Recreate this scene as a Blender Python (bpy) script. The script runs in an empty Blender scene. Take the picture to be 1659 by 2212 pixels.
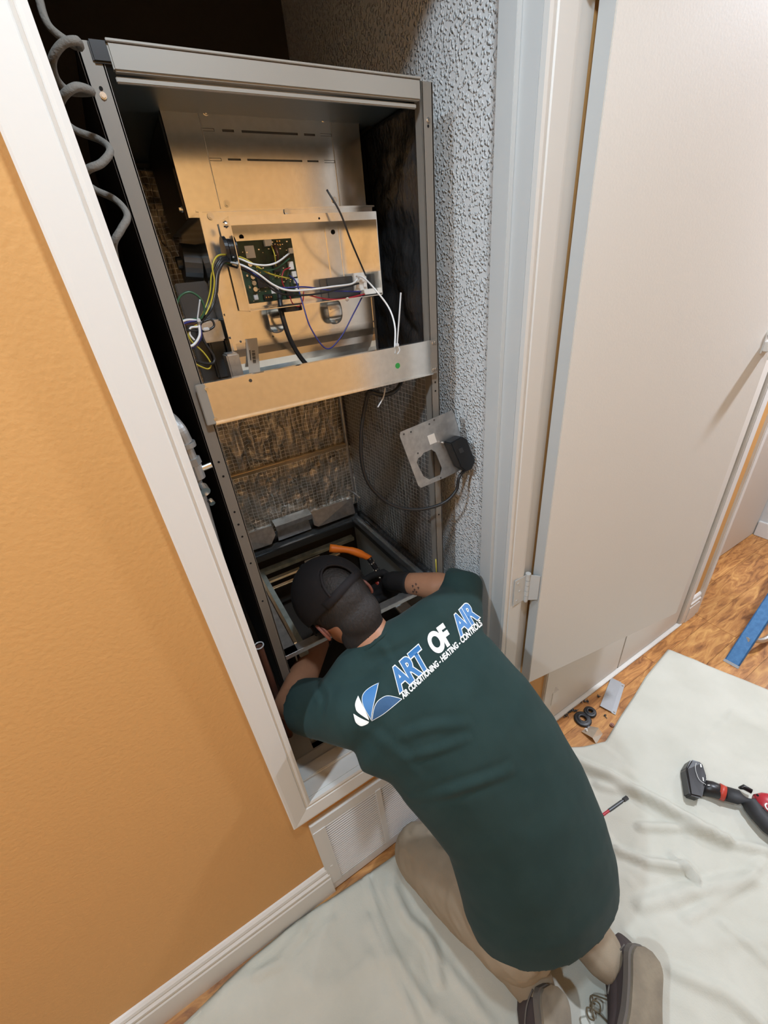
import bpy, bmesh, math, random
from mathutils import Vector, Matrix, noise
from mathutils.bvhtree import BVHTree
random.seed(7)
PI = math.pi
SC = bpy.context.scene
COL = SC.collection

# ------------------------------------------------------------------ camera
F_PX = 888.87
RC = ((0.8560970, -0.5088714, -0.0902653), (-0.3234502, -0.3913330, -0.8615326), (0.4030855, 0.7667518, -0.4996136))
CAM = Vector((0.0, -0.60, 1.61))
right, down, fwd = Vector(RC[0]), Vector(RC[1]), Vector(RC[2])
cd = bpy.data.cameras.new('camera')
cam = bpy.data.objects.new('camera', cd); COL.objects.link(cam)
cam.matrix_world = Matrix(((right.x, -down.x, -fwd.x, CAM.x), (right.y, -down.y, -fwd.y, CAM.y), (right.z, -down.z, -fwd.z, CAM.z), (0, 0, 0, 1)))
cd.sensor_fit = 'VERTICAL'; cd.sensor_height = 24.0; cd.lens = 24.0 * F_PX / 2212.0
cd.clip_start = 0.02; cd.clip_end = 50
SC.camera = cam

# ------------------------------------------------------------------ world, lamps, exposure
w = bpy.data.worlds.new('world'); SC.world = w; w.use_nodes = True
w.node_tree.nodes['Background'].inputs[0].default_value = (0.9, 0.85, 0.8, 1)
w.node_tree.nodes['Background'].inputs[1].default_value = 0.02
SC.view_settings.view_transform = 'Standard'; SC.view_settings.look = 'None'
SC.view_settings.gamma = 1.0; SC.view_settings.use_curve_mapping = False
SC.view_settings.exposure = 0.08

def area(name, loc, size, power, color, target=None):
    l = bpy.data.lights.new(name, 'AREA'); l.shape = 'DISK'; l.size = size; l.energy = power; l.color = color
    o = bpy.data.objects.new(name, l); COL.objects.link(o); o.location = loc
    if target:
        o.rotation_euler = (Vector(target) - Vector(loc)).to_track_quat('-Z', 'Y').to_euler()
    return o
area('ceiling_lamp_right', (1.95, -0.46, 2.41), 0.12, 42, (0.88, 0.96, 1.10))
area('ceiling_lamp_left', (-0.95, -0.50, 2.41), 0.12, 24, (0.76, 0.93, 1.08))
area('ceiling_lamp_middle', (0.22, -0.46, 2.41), 0.12, 10, (0.76, 0.93, 1.08))
area('fill_lamp_far', (4.2, -0.60, 2.41), 0.12, 34, (0.90, 0.97, 1.10))  # added fill light far down the hall, stands for no known fixture

# ------------------------------------------------------------------ helpers
def ray(u, v):
    return (right * ((u - 829.5) / F_PX) + down * ((v - 1106.0) / F_PX) + fwd)
def hy(u, v, y):
    d = ray(u, v); return CAM + d * ((y - CAM.y) / d.y)
def hz(u, v, z=0.0):
    d = ray(u, v); return CAM + d * ((z - CAM.z) / d.z)
def hx(u, v, x):
    d = ray(u, v); return CAM + d * ((x - CAM.x) / d.x)

def mesh_obj(name, bm, m, parent=None, smooth=False, recalc=True):
    if recalc: bmesh.ops.recalc_face_normals(bm, faces=bm.faces)
    me = bpy.data.meshes.new(name); bm.to_mesh(me); bm.free()
    if smooth:
        for p in me.polygons: p.use_smooth = True
    o = bpy.data.objects.new(name, me); COL.objects.link(o)
    if m is not None:
        if isinstance(m, (list, tuple)):
            for k in m: me.materials.append(k)
        else: me.materials.append(m)
    if parent: o.parent = parent
    return o
SPLIT = {'screw', 'screw_hole', 'rivet', 'panel_screw', 'connector', 'relay', 'terminal', 'brass_terminal', 'sticker', 'ring', 'plenum_side', 'foil_flap', 'folded_seam', 'printed_mark', 'cap_button', 'zip_tie', 'motor', 'valve_block'}
_mesh_obj = mesh_obj
def mesh_obj(name, bm, m, parent=None, smooth=False, recalc=True):
    if name not in SPLIT: return _mesh_obj(name, bm, m, parent, smooth, recalc)
    bm.verts.index_update(); seen = set(); isl = []
    for v in bm.verts:
        if v in seen: continue
        st = [v]; seen.add(v); g = []
        while st:
            q = st.pop(); g.append(q)
            for e in q.link_edges:
                w2 = e.other_vert(q)
                if w2 not in seen: seen.add(w2); st.append(w2)
        isl.append(g)
    def bb(g): return [min(v.co[i] for v in g) - 0.0006 for i in range(3)], [max(v.co[i] for v in g) + 0.0006 for i in range(3)]
    groups = [[g, *bb(g)] for g in isl]; ch = True
    while ch:
        ch = False
        for i in range(len(groups)):
            for j in range(i + 1, len(groups)):
                a, b2 = groups[i], groups[j]
                if all(a[1][k] <= b2[2][k] and b2[1][k] <= a[2][k] for k in range(3)):
                    g = a[0] + b2[0]; groups[i] = [g, *bb(g)]; groups.pop(j); ch = True; break
            if ch: break
    if len(groups) == 1: return _mesh_obj(name, bm, m, parent, smooth, recalc)
    out = None
    for g, _, _ in groups:
        nb = bmesh.new(); mp_ = {v: nb.verts.new(v.co) for v in g}; fs = {f for v in g for f in v.link_faces}
        for f in fs: nb.faces.new([mp_[v] for v in f.verts]).material_index = f.material_index
        o = _mesh_obj(name, nb, m, parent, smooth, recalc); out = out or o
    bm.free()
    return out
def tag(o, label, cat, group=None):
    o['label'] = label; o['category'] = cat
    if group: o['group'] = group
    return o
def thing(name, label, cat, loc=(0, 0, 0), group=None):
    o = bpy.data.objects.new(name, None); COL.objects.link(o); o.empty_display_size = 0.05
    tag(o, label, cat, group)
    return o
def structure(o):
    o['kind'] = 'structure'; return o
def box(bm, lo, hi, bev=0.0, mi=0):
    lo = Vector(lo); hi = Vector(hi)
    r = bmesh.ops.create_cube(bm, size=1.0)
    vs = r['verts']
    c = (lo + hi) / 2; s = hi - lo
    for v in vs: v.co = Vector((c.x + v.co.x * s.x, c.y + v.co.y * s.y, c.z + v.co.z * s.z))
    fs = {f for v in vs for f in v.link_faces}
    for f in fs: f.material_index = mi
    if bev > 0:
        es = {e for v in vs for e in v.link_edges}
        bmesh.ops.bevel(bm, geom=list(es), offset=min(bev, min(s) * 0.45), segments=2, affect='EDGES')
    return vs
def bx(name, lo, hi, m, parent=None, bev=0.0):
    bm = bmesh.new(); box(bm, lo, hi, bev); return mesh_obj(name, bm, m, parent)
def boxes(name, L, m, parent=None, bev=0.0):
    bm = bmesh.new()
    for lo, hi in L: box(bm, lo, hi, bev)
    return mesh_obj(name, bm, m, parent)
def orient(bm_verts, M):
    for v in bm_verts: v.co = M @ v.co
def cyl(bm, a, b, r, seg=16, r2=None):
    a = Vector(a); b = Vector(b); d = b - a
    M = Matrix.Translation((a + b) / 2) @ d.to_track_quat('Z', 'Y').to_matrix().to_4x4()
    return bmesh.ops.create_cone(bm, cap_ends=True, segments=seg, radius1=r, radius2=r if r2 is None else r2, depth=d.length, matrix=M)
def catmull(pts, n=8):
    P = [Vector(p) for p in pts]
    if len(P) < 3: return P
    P = [P[0] * 2 - P[1]] + P + [P[-1] * 2 - P[-2]]
    out = []
    for i in range(1, len(P) - 2):
        p0, p1, p2, p3 = P[i-1], P[i], P[i+1], P[i+2]
        for k in range(n):
            t = k / n
            out.append(0.5 * ((2*p1) + (p2-p0)*t + (2*p0-5*p1+4*p2-p3)*t*t + (3*p1-p0-3*p2+p3)*t*t*t))
    out.append(P[-2]); return out
def tube(bm, pts, r, seg=8, n=8, spline=True):
    P = catmull(pts, n) if spline else [Vector(p) for p in pts]
    N = None; rings = []
    for i, p in enumerate(P):
        T = (P[min(i+1, len(P)-1)] - P[max(i-1, 0)])
        if T.length < 1e-9: T = Vector((0, 0, 1))
        T.normalize()
        if N is None:
            N = T.cross(Vector((0.31, 0.2, 0.9)));
            if N.length < 1e-3: N = T.cross(Vector((1, 0, 0)))
        N = (N - T * N.dot(T)).normalized(); B = T.cross(N)
        rr = r[min(int(i * len(r) / len(P)), len(r)-1)] if isinstance(r, (list, tuple)) else r
        rings.append([bm.verts.new(p + (N * math.cos(2*PI*k/seg) + B * math.sin(2*PI*k/seg)) * rr) for k in range(seg)])
    for a, b in zip(rings, rings[1:]):
        for k in range(seg): bm.faces.new((a[k], a[(k+1) % seg], b[(k+1) % seg], b[k]))
    bm.faces.new(list(reversed(rings[0]))); bm.faces.new(rings[-1])
def wire(name, pts, r, m, parent=None, seg=8):
    bm = bmesh.new(); tube(bm, pts, r, seg); return mesh_obj(name, bm, m, parent, smooth=True)
def poly_prism(bm, pts, d):
    """pts: planar 3D loop; d: extrusion vector"""
    a = [bm.verts.new(Vector(p)) for p in pts]; b = [bm.verts.new(Vector(p) + Vector(d)) for p in pts]
    bm.faces.new(a); bm.faces.new(list(reversed(b)))
    n = len(a)
    for i in range(n): bm.faces.new((a[i], b[i], b[(i+1) % n], a[(i+1) % n]))
def profile_run(bm, prof, a, b, out, up):
    """extrude a 2D profile (o,u) from a to b; out, up are axes"""
    a = Vector(a); b = Vector(b); out = Vector(out); up = Vector(up)
    A = [bm.verts.new(a + out*o + up*u) for o, u in prof]; B = [bm.verts.new(b + out*o + up*u) for o, u in prof]
    n = len(A)
    for i in range(n): bm.faces.new((A[i], A[(i+1) % n], B[(i+1) % n], B[i]))
    bm.faces.new(A); bm.faces.new(list(reversed(B)))
def screw_bm(bm, p, n, r=0.004, h=0.003):
    p = Vector(p); n = Vector(n).normalized()
    cyl(bm, p, p + n*h*0.4, r*1.4, 12); cyl(bm, p + n*h*0.4, p + n*h, r, 6)

# ------------------------------------------------------------------ materials
def mat(name, col, rough=0.5, metal=0.0, bump=None, bscale=200.0, bdist=0.001, var=0.0, vscale=8.0, col2=None, spec=0.5, sheen=0.0, detail=3.0, btype='noise', stretch=None, coat=0.0):
    m = bpy.data.materials.new(name); m.use_nodes = True
    nt = m.node_tree; b = nt.nodes['Principled BSDF']
    b.inputs['Base Color'].default_value = (*col, 1); b.inputs['Roughness'].default_value = rough
    b.inputs['Metallic'].default_value = metal; b.inputs['Specular IOR Level'].default_value = spec
    b.inputs['Sheen Weight'].default_value = sheen; b.inputs['Coat Weight'].default_value = coat
    tc = nt.nodes.new('ShaderNodeTexCoord'); mp = nt.nodes.new('ShaderNodeMapping')
    nt.links.new(tc.outputs['Object'], mp.inputs['Vector'])
    if stretch: mp.inputs['Scale'].default_value = stretch
    if var > 0 or col2:
        n = nt.nodes.new('ShaderNodeTexNoise'); n.inputs['Scale'].default_value = vscale; n.inputs['Detail'].default_value = 5
        nt.links.new(mp.outputs[0], n.inputs['Vector'])
        cr = nt.nodes.new('ShaderNodeValToRGB')
        c2 = col2 if col2 else tuple(max(0, c*(1-var)) for c in col)
        cr.color_ramp.elements[0].position = 0.35; cr.color_ramp.elements[1].position = 0.65
        cr.color_ramp.elements[0].color = (*c2, 1); cr.color_ramp.elements[1].color = (*col, 1)
        nt.links.new(n.outputs['Fac'], cr.inputs[0]); nt.links.new(cr.outputs[0], b.inputs['Base Color'])
    if bump:
        bp = nt.nodes.new('ShaderNodeBump'); bp.inputs['Strength'].default_value = bump; bp.inputs['Distance'].default_value = bdist
        if btype == 'noise':
            t = nt.nodes.new('ShaderNodeTexNoise'); t.inputs['Scale'].default_value = bscale; t.inputs['Detail'].default_value = detail
            nt.links.new(t.outputs['Fac'], bp.inputs['Height'])
        else:
            t = nt.nodes.new('ShaderNodeTexVoronoi'); t.inputs['Scale'].default_value = bscale
            nt.links.new(t.outputs['Distance'], bp.inputs['Height'])
        nt.links.new(mp.outputs[0], t.inputs['Vector'])
        nt.links.new(bp.outputs[0], b.inputs['Normal'])
    return m
M = {}
M['orange'] = mat('orange_paint', (0.60, 0.325, 0.110), 0.75, bump=0.35, bscale=130, bdist=0.002)
M['white'] = mat('white_trim_paint', (0.68, 0.67, 0.64), 0.38, bump=0.12, bscale=60, bdist=0.001)
M['whitegrey'] = mat('grey_white_trim_paint', (0.56, 0.575, 0.57), 0.35, bump=0.1, bscale=60, bdist=0.001)
M['door'] = mat('door_paint', (0.66, 0.635, 0.585), 0.55, bump=0.12, bscale=220, bdist=0.001)
M['ceiling'] = mat('ceiling_paint', (0.75, 0.72, 0.66), 0.8)
M['stipple'] = None
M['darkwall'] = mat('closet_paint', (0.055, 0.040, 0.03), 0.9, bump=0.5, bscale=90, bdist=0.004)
M['galv'] = mat('galvanised_steel', (0.97, 0.96, 0.93), 0.17, 0.95, bump=0.05, bscale=420, bdist=0.0005, col2=(0.90, 0.89, 0.86), vscale=90)
M['galvdull'] = mat('dull_galvanised_steel', (0.62, 0.63, 0.63), 0.40, 0.9, bump=0.1, bscale=300, bdist=0.001, col2=(0.48, 0.49, 0.50), vscale=60)
M['taupe'] = mat('taupe_cabinet_enamel', (0.25, 0.225, 0.195), 0.5, 0.2, bump=0.05, bscale=500, bdist=0.0005)
M['rail'] = mat('pale_rail_enamel', (0.34, 0.32, 0.285), 0.5, 0.1, bump=0.05, bscale=500, bdist=0.0005)
M['blackliner'] = mat('black_duct_liner', (0.040, 0.039, 0.040), 0.36, 0.45, bump=0.9, bscale=26, bdist=0.012, detail=7, stretch=(1, 1.2, 0.7))
M['darkmetal'] = mat('dark_steel', (0.10, 0.105, 0.11), 0.4, 0.7, bump=0.1, bscale=80)
M['ceilmetal'] = mat('blue_black_steel', (0.10, 0.13, 0.15), 0.45, 0.5, bump=0.1, bscale=80)
M['black'] = mat('black_plastic', (0.012, 0.012, 0.014), 0.35)
M['rubber'] = mat('black_rubber', (0.016, 0.017, 0.019), 0.42)
M['cabgrey'] = mat('dusty_grey_cable', (0.17, 0.155, 0.135), 0.9, bump=0.6, bscale=300, bdist=0.002)
M['wwhite'] = mat('white_wire_jacket', (0.85, 0.85, 0.85), 0.35)
M['wblack'] = mat('black_wire_jacket', (0.02, 0.02, 0.022), 0.35)
M['wred'] = mat('red_wire_jacket', (0.40, 0.02, 0.03), 0.35)
M['wblue'] = mat('blue_wire_jacket', (0.035, 0.04, 0.22), 0.35)
M['wyellow'] = mat('yellow_wire_jacket', (0.55, 0.45, 0.05), 0.35)
M['wgreen'] = mat('green_wire_jacket', (0.04, 0.12, 0.06), 0.35)
M['wbrown'] = mat('brown_wire_jacket', (0.09, 0.03, 0.015), 0.35)
M['pcb'] = mat('green_circuit_board', (0.02, 0.055, 0.028), 0.35, col2=(0.01, 0.025, 0.018), vscale=70, bump=0.6, bscale=300, bdist=0.001)
M['tin'] = mat('solder_tin', (0.8, 0.8, 0.78), 0.25, 1.0)
M['brass'] = mat('brass_pin', (0.75, 0.5, 0.2), 0.3, 1.0)
M['paper'] = mat('paper_label', (0.72, 0.70, 0.66), 0.6)
M['tan_paper'] = mat('tan_label', (0.55, 0.50, 0.43), 0.5)
M['greendot'] = mat('green_dot_sticker', (0.03, 0.30, 0.06), 0.4)
M['nylon'] = mat('clear_nylon', (0.62, 0.64, 0.66), 0.3)
M['iron'] = mat('galvanised_pipe', (0.36, 0.36, 0.35), 0.5, 0.8, bump=0.2, bscale=120)
M['copper'] = mat('aged_copper', (0.22, 0.10, 0.07), 0.5, 0.6)
M['cloth'] = mat('canvas_drop_cloth', (0.56, 0.555, 0.485), 0.95, bump=0.35, bscale=260, bdist=0.0012, col2=(0.52, 0.515, 0.445), vscale=7, spec=0.15)
M['shirt'] = mat('dark_green_cotton', (0.019, 0.041, 0.039), 0.9, bump=0.22, bscale=500, bdist=0.0006, spec=0.2, sheen=0.04, col2=(0.016, 0.036, 0.034), vscale=14)
M['skin'] = mat('skin', (0.40, 0.19, 0.105), 0.5, bump=0.1, bscale=200, col2=(0.36, 0.165, 0.09), vscale=25)
M['skinpink'] = mat('ear_skin', (0.26, 0.095, 0.07), 0.5)
M['tattoo'] = mat('tattoo_ink', (0.035, 0.025, 0.025), 0.6)
M['cap'] = mat('black_cap_cotton', (0.017, 0.015, 0.016), 0.85, bump=0.25, bscale=420, bdist=0.0006, spec=0.2)
M['hair'] = mat('dark_hair', (0.014, 0.010, 0.008), 0.7, bump=0.8, bscale=180, bdist=0.003, stretch=(1, 1, 0.25))
M['pants'] = mat('khaki_twill', (0.31, 0.255, 0.185), 0.9, bump=0.25, bscale=350, bdist=0.001, col2=(0.28, 0.22, 0.15), vscale=6, spec=0.15)
M['suede'] = mat('dark_brown_suede', (0.050, 0.036, 0.034), 0.85, bump=0.25, bscale=300, bdist=0.001)
M['sole'] = mat('worn_tan_sole', (0.26, 0.225, 0.165), 0.85, bump=0.5, bscale=90, bdist=0.002, col2=(0.17, 0.145, 0.11), vscale=14)
M['midsole'] = mat('grey_midsole', (0.13, 0.115, 0.10), 0.8, bump=0.3, bscale=120, bdist=0.001)
M['lace'] = mat('brown_lace', (0.12, 0.09, 0.05), 0.8)
M['glove'] = mat('black_glove_knit', (0.012, 0.011, 0.012), 0.8, bump=0.5, bscale=400, bdist=0.001)
M['red'] = mat('red_plastic', (0.42, 0.022, 0.035), 0.35)
M['redstripe'] = mat('red_orange_band', (0.48, 0.05, 0.03), 0.4)
M['darkrubber'] = mat('charcoal_overmould', (0.022, 0.023, 0.025), 0.6)
M['blue'] = mat('blue_fibreglass', (0.06, 0.20, 0.42), 0.5, bump=0.3, bscale=300, bdist=0.001, col2=(0.04, 0.15, 0.34), vscale=60)
M['alu'] = mat('brushed_aluminium', (0.62, 0.61, 0.57), 0.35, 0.9, bump=0.1, bscale=150)
M['orangeplastic'] = mat('orange_handle', (0.85, 0.19, 0.012), 0.5)
M['print_white'] = mat('white_print', (0.86, 0.88, 0.86), 0.6)
M['print_blue'] = mat('blue_print', (0.040, 0.175, 0.42), 0.6)
M['print_dark'] = mat('deep_blue_print', (0.018, 0.08, 0.19), 0.6)
M['rim'] = mat('pale_weathered_steel', (0.50, 0.54, 0.49), 0.5, 0.4, col2=(0.32, 0.35, 0.31), vscale=30)
M['gold'] = mat('bare_steel_edge', (0.70, 0.60, 0.45), 0.3, 1.0)
M['holeblack'] = mat('unlit_recess', (0.006, 0.005, 0.005), 1.0)
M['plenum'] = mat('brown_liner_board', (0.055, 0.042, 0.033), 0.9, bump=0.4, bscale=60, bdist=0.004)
M['ventwhite'] = mat('vent_enamel', (0.66, 0.65, 0.63), 0.35, 0.1)
M['strip'] = mat('grey_zinc_strip', (0.33, 0.335, 0.34), 0.5, 0.6, bump=0.2, bscale=200)
M['junction'] = mat('pale_board', (0.35, 0.37, 0.36), 0.6)

# heavy spray texture on the closet side wall
m = bpy.data.materials.new('stippled_plaster'); m.use_nodes = True; nt = m.node_tree; b = nt.nodes['Principled BSDF']
b.inputs['Base Color'].default_value = (0.74, 0.74, 0.73, 1); b.inputs['Roughness'].default_value = 0.6
tc = nt.nodes.new('ShaderNodeTexCoord')
n1 = nt.nodes.new('ShaderNodeTexNoise'); n1.inputs['Scale'].default_value = 140; n1.inputs['Detail'].default_value = 2.5
n2 = nt.nodes.new('ShaderNodeTexVoronoi'); n2.inputs['Scale'].default_value = 170; n2.feature = 'SMOOTH_F1'
ad = nt.nodes.new('ShaderNodeMath'); ad.operation = 'SUBTRACT'
cr = nt.nodes.new('ShaderNodeValToRGB'); cr.color_ramp.elements[0].position = 0.05; cr.color_ramp.elements[1].position = 0.5
bp = nt.nodes.new('ShaderNodeBump'); bp.inputs['Strength'].default_value = 1.0; bp.inputs['Distance'].default_value = 0.0045
nt.links.new(tc.outputs['Object'], n1.inputs['Vector']); nt.links.new(tc.outputs['Object'], n2.inputs['Vector'])
nt.links.new(n1.outputs['Fac'], ad.inputs[0]); nt.links.new(n2.outputs['Distance'], ad.inputs[1])
nt.links.new(ad.outputs[0], cr.inputs[0]); nt.links.new(cr.outputs[0], bp.inputs['Height']); nt.links.new(bp.outputs[0], b.inputs['Normal'])
M['stipple'] = m

def foil_mat(name, c1, c2, c3, yz):
    """reflective foil facing with a square thread scrim showing through"""
    m = bpy.data.materials.new(name); m.use_nodes = True; nt = m.node_tree; b = nt.nodes['Principled BSDF']
    b.inputs['Metallic'].default_value = 0.85; b.inputs['Roughness'].default_value = 0.40
    tc = nt.nodes.new('ShaderNodeTexCoord'); sp = nt.nodes.new('ShaderNodeSeparateXYZ')
    n = nt.nodes.new('ShaderNodeTexNoise'); n.inputs['Scale'].default_value = 14; n.inputs['Detail'].default_value = 6; n.inputs['Distortion'].default_value = 1.5
    mp = nt.nodes.new('ShaderNodeMapping'); mp.inputs['Scale'].default_value = (1.6, 1.6, 0.7); mp.inputs['Rotation'].default_value = (0.3, 0.5, 0)
    nt.links.new(tc.outputs['Object'], mp.inputs['Vector']); nt.links.new(mp.outputs[0], n.inputs['Vector'])
    nt.links.new(tc.outputs['Object'], sp.inputs[0])
    lines = []
    for ax, per in ((1 if yz else 0, 0.016), (2, 0.0125)):
        md = nt.nodes.new('ShaderNodeMath'); md.operation = 'PINGPONG'; md.inputs[1].default_value = per / 2
        wob = nt.nodes.new('ShaderNodeMath'); wob.operation = 'MULTIPLY_ADD'; wob.inputs[1].default_value = 0.012
        nt.links.new(n.outputs['Fac'], wob.inputs[0]); nt.links.new(sp.outputs[ax], wob.inputs[2])
        nt.links.new(wob.outputs[0], md.inputs[0])
        lt = nt.nodes.new('ShaderNodeMath'); lt.operation = 'LESS_THAN'; lt.inputs[1].default_value = 0.0009
        nt.links.new(md.outputs[0], lt.inputs[0]); lines.append(lt)
    mx = nt.nodes.new('ShaderNodeMath'); mx.operation = 'MAXIMUM'
    nt.links.new(lines[0].outputs[0], mx.inputs[0]); nt.links.new(lines[1].outputs[0], mx.inputs[1])
    cr = nt.nodes.new('ShaderNodeValToRGB'); cr.color_ramp.elements[0].position = 0.4; cr.color_ramp.elements[1].position = 0.6
    cr.color_ramp.elements[0].color = (*c1, 1); cr.color_ramp.elements[1].color = (*c2, 1)
    nt.links.new(n.outputs['Fac'], cr.inputs[0])
    mix = nt.nodes.new('ShaderNodeMix'); mix.data_type = 'RGBA'
    nt.links.new(mx.outputs[0], mix.inputs[0]); nt.links.new(cr.outputs[0], mix.inputs[6]); mix.inputs[7].default_value = (*c3, 1)
    nt.links.new(mix.outputs[2], b.inputs['Base Color'])
    w1 = nt.nodes.new('ShaderNodeMath'); w1.operation = 'MULTIPLY_ADD'; w1.inputs[1].default_value = 0.08
    nt.links.new(mx.outputs[0], w1.inputs[0]); nt.links.new(n.outputs['Fac'], w1.inputs[2])
    bp = nt.nodes.new('ShaderNodeBump'); bp.inputs['Strength'].default_value = 0.9; bp.inputs['Distance'].default_value = 0.014
    nt.links.new(w1.outputs[0], bp.inputs['Height']); nt.links.new(bp.outputs[0], b.inputs['Normal'])
    return m
M['foilback'] = foil_mat('scrim_foil_back', (0.34, 0.30, 0.24), (0.62, 0.57, 0.49), (0.98, 0.96, 0.92), False)
M['foilside'] = foil_mat('scrim_foil_side', (0.30, 0.30, 0.29), (0.46, 0.455, 0.44), (0.80, 0.79, 0.76), True)

# wood
def wood():
    m = bpy.data.materials.new('honey_laminate'); m.use_nodes = True; nt = m.node_tree; b = nt.nodes['Principled BSDF']
    b.inputs['Roughness'].default_value = 0.33
    tc = nt.nodes.new('ShaderNodeTexCoord'); oi = nt.nodes.new('ShaderNodeObjectInfo')
    mp = nt.nodes.new('ShaderNodeMapping'); mp.inputs['Scale'].default_value = (2.2, 11, 1)
    cm = nt.nodes.new('ShaderNodeCombineXYZ'); mu = nt.nodes.new('ShaderNodeMath'); mu.operation = 'MULTIPLY'; mu.inputs[1].default_value = 37
    nt.links.new(oi.outputs['Random'], mu.inputs[0]); nt.links.new(mu.outputs[0], cm.inputs[0]); nt.links.new(mu.outputs[0], cm.inputs[1])
    nt.links.new(cm.outputs[0], mp.inputs['Location'])
    nt.links.new(tc.outputs['Object'], mp.inputs['Vector'])
    n = nt.nodes.new('ShaderNodeTexNoise'); n.inputs['Scale'].default_value = 2.6; n.inputs['Detail'].default_value = 8; n.inputs['Distortion'].default_value = 1.6; n.inputs['Roughness'].default_value = 0.65
    nt.links.new(mp.outputs[0], n.inputs['Vector'])
    cr = nt.nodes.new('ShaderNodeValToRGB'); e = cr.color_ramp.elements
    e[0].position = 0.30; e[0].color = (0.15, 0.052, 0.017, 1); e[1].position = 0.72; e[1].color = (0.66, 0.36, 0.115, 1)
    k = e.new(0.5); k.color = (0.42, 0.185, 0.055, 1)
    nt.links.new(n.outputs['Fac'], cr.inputs[0])
    hs = nt.nodes.new('ShaderNodeHueSaturation'); mr = nt.nodes.new('ShaderNodeMapRange'); mr.inputs[3].default_value = 0.85; mr.inputs[4].default_value = 1.12
    nt.links.new(oi.outputs['Random'], mr.inputs[0]); nt.links.new(mr.outputs[0], hs.inputs['Value']); nt.links.new(cr.outputs[0], hs.inputs['Color'])
    nt.links.new(hs.outputs[0], b.inputs['Base Color'])
    bp = nt.nodes.new('ShaderNodeBump'); bp.inputs['Strength'].default_value = 0.15; bp.inputs['Distance'].default_value = 0.002
    nt.links.new(n.outputs['Fac'], bp.inputs['Height']); nt.links.new(bp.outputs[0], b.inputs['Normal'])
    return m
M['wood'] = wood()

# ------------------------------------------------------------------ the room
XL, XR, YB, ZC = -2.2, 5.2, -1.07, 2.44
OX0, OX1, OZ0, OZ1 = 0.022, 0.648, 0.506, 2.17       # furnace closet opening
WT = 0.08
floor = structure(bx('floor', (XL, YB, -0.06), (XR, 1.0, -0.008), M['holeblack']))
pm = {}
pw, plen = 0.125, 1.2
row = 0; y = YB
def plank(a, b_, ya, yb):
    key = (round(b_ - a, 3), round(yb - ya, 3))
    if key[0] < 0.02 or key[1] < 0.004: return
    if key not in pm:
        bm = bmesh.new(); box(bm, (0, 0.0004, -0.008), (key[0] - 0.0008, key[1] - 0.0004, 0.0), 0.0006)
        me = bpy.data.meshes.new('plank'); bm.to_mesh(me); bm.free(); me.materials.append(M['wood']); pm[key] = me
    o = bpy.data.objects.new('plank', pm[key]); COL.objects.link(o); o.location = (a, ya, 0); o.parent = floor
while y < 0.16:
    x = XL - (row * 0.43) % plen
    while x < XR:
        a = max(x, XL); b_ = min(x + plen, XR)
        if b_ > a:
            if y + pw <= 0.006: plank(a, b_, y, y + pw)
            else:
                if a < 2.0 and y < 0: plank(a, min(b_, 2.0), y, 0.004)
                if b_ > 2.0: plank(max(a, 2.0), b_, y, min(y + pw, 0.18))
        x += plen
    y += pw; row += 1

CX = 2.0           # outer corner of the front wall; beyond it the wall steps back
wall_front = structure(boxes('wall_front', [
    ((XL, 0, 0), (OX0 - 0.013, WT, ZC)), ((OX0 - 0.013, 0, 0), (OX1 + 0.013, WT, OZ0 - 0.021)), ((OX0 - 0.013, 0, OZ1 + 0.013), (OX1 + 0.013, WT, ZC)),
    ((OX1 + 0.013, 0, 0), (0.925, WT, ZC)), ((0.925, 0, 2.06), (1.86, WT, ZC)), ((1.86, 0, 0), (CX, 0.16, ZC))], M['orange']))
wall_back = structure(boxes('wall_back', [((XL, YB - 0.1, 0), (1.05, YB, ZC)), ((2.3, YB - 0.1, 0), (XR, YB, ZC))], M['orange']))
structure(bx('wall_left', (XL - 0.1, YB - 0.1, 0), (XL, WT, ZC), M['orange']))
structure(bx('wall_right', (XR, YB - 0.1, 0), (XR + 0.1, 0.3, ZC), M['ceiling']))
structure(bx('ceiling', (XL, YB - 0.1, ZC), (XR, 1.05, ZC + 0.05), M['ceiling']))
# side passage that opens behind the camera
structure(boxes('wall_passage', [((1.04, -3.0, 0), (1.05, YB - 0.1, ZC)), ((2.3, -3.0, 0), (2.31, YB - 0.1, ZC)), ((1.04, -3.1, 0), (2.31, -3.0, ZC))], M['ceiling']))
structure(bx('floor_passage', (1.04, -3.0, -0.06), (2.31, YB, -0.001), M['wood']))
structure(bx('ceiling_passage', (1.04, -3.1, ZC), (2.31, YB - 0.1, ZC + 0.05), M['ceiling']))
# recess beyond the corner
structure(boxes('wall_recess', [((CX, 0.16, 2.06), (2.98, 0.26, ZC)), ((CX, 0.24, 0), (2.98, 0.26, 2.06))], M['ceiling']))
structure(bx('wall_far', (2.97, -0.10, 0), (3.1, 0.26, ZC), M['whitegrey']))
d4 = structure(bx('door_2', (2.04, 0.145, 0.006), (2.965, 0.18, 2.05), M['door']))
t9 = structure(bx('trim_9', (CX - 0.012, -0.014, 0.0), (CX + 0.022, 0.146, 2.12), M['white'], bev=0.003))
structure(bx('baseboard_far', (2.955, -0.10, 0), (2.97, 0.14, 0.10), M['white'], bev=0.003))

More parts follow.
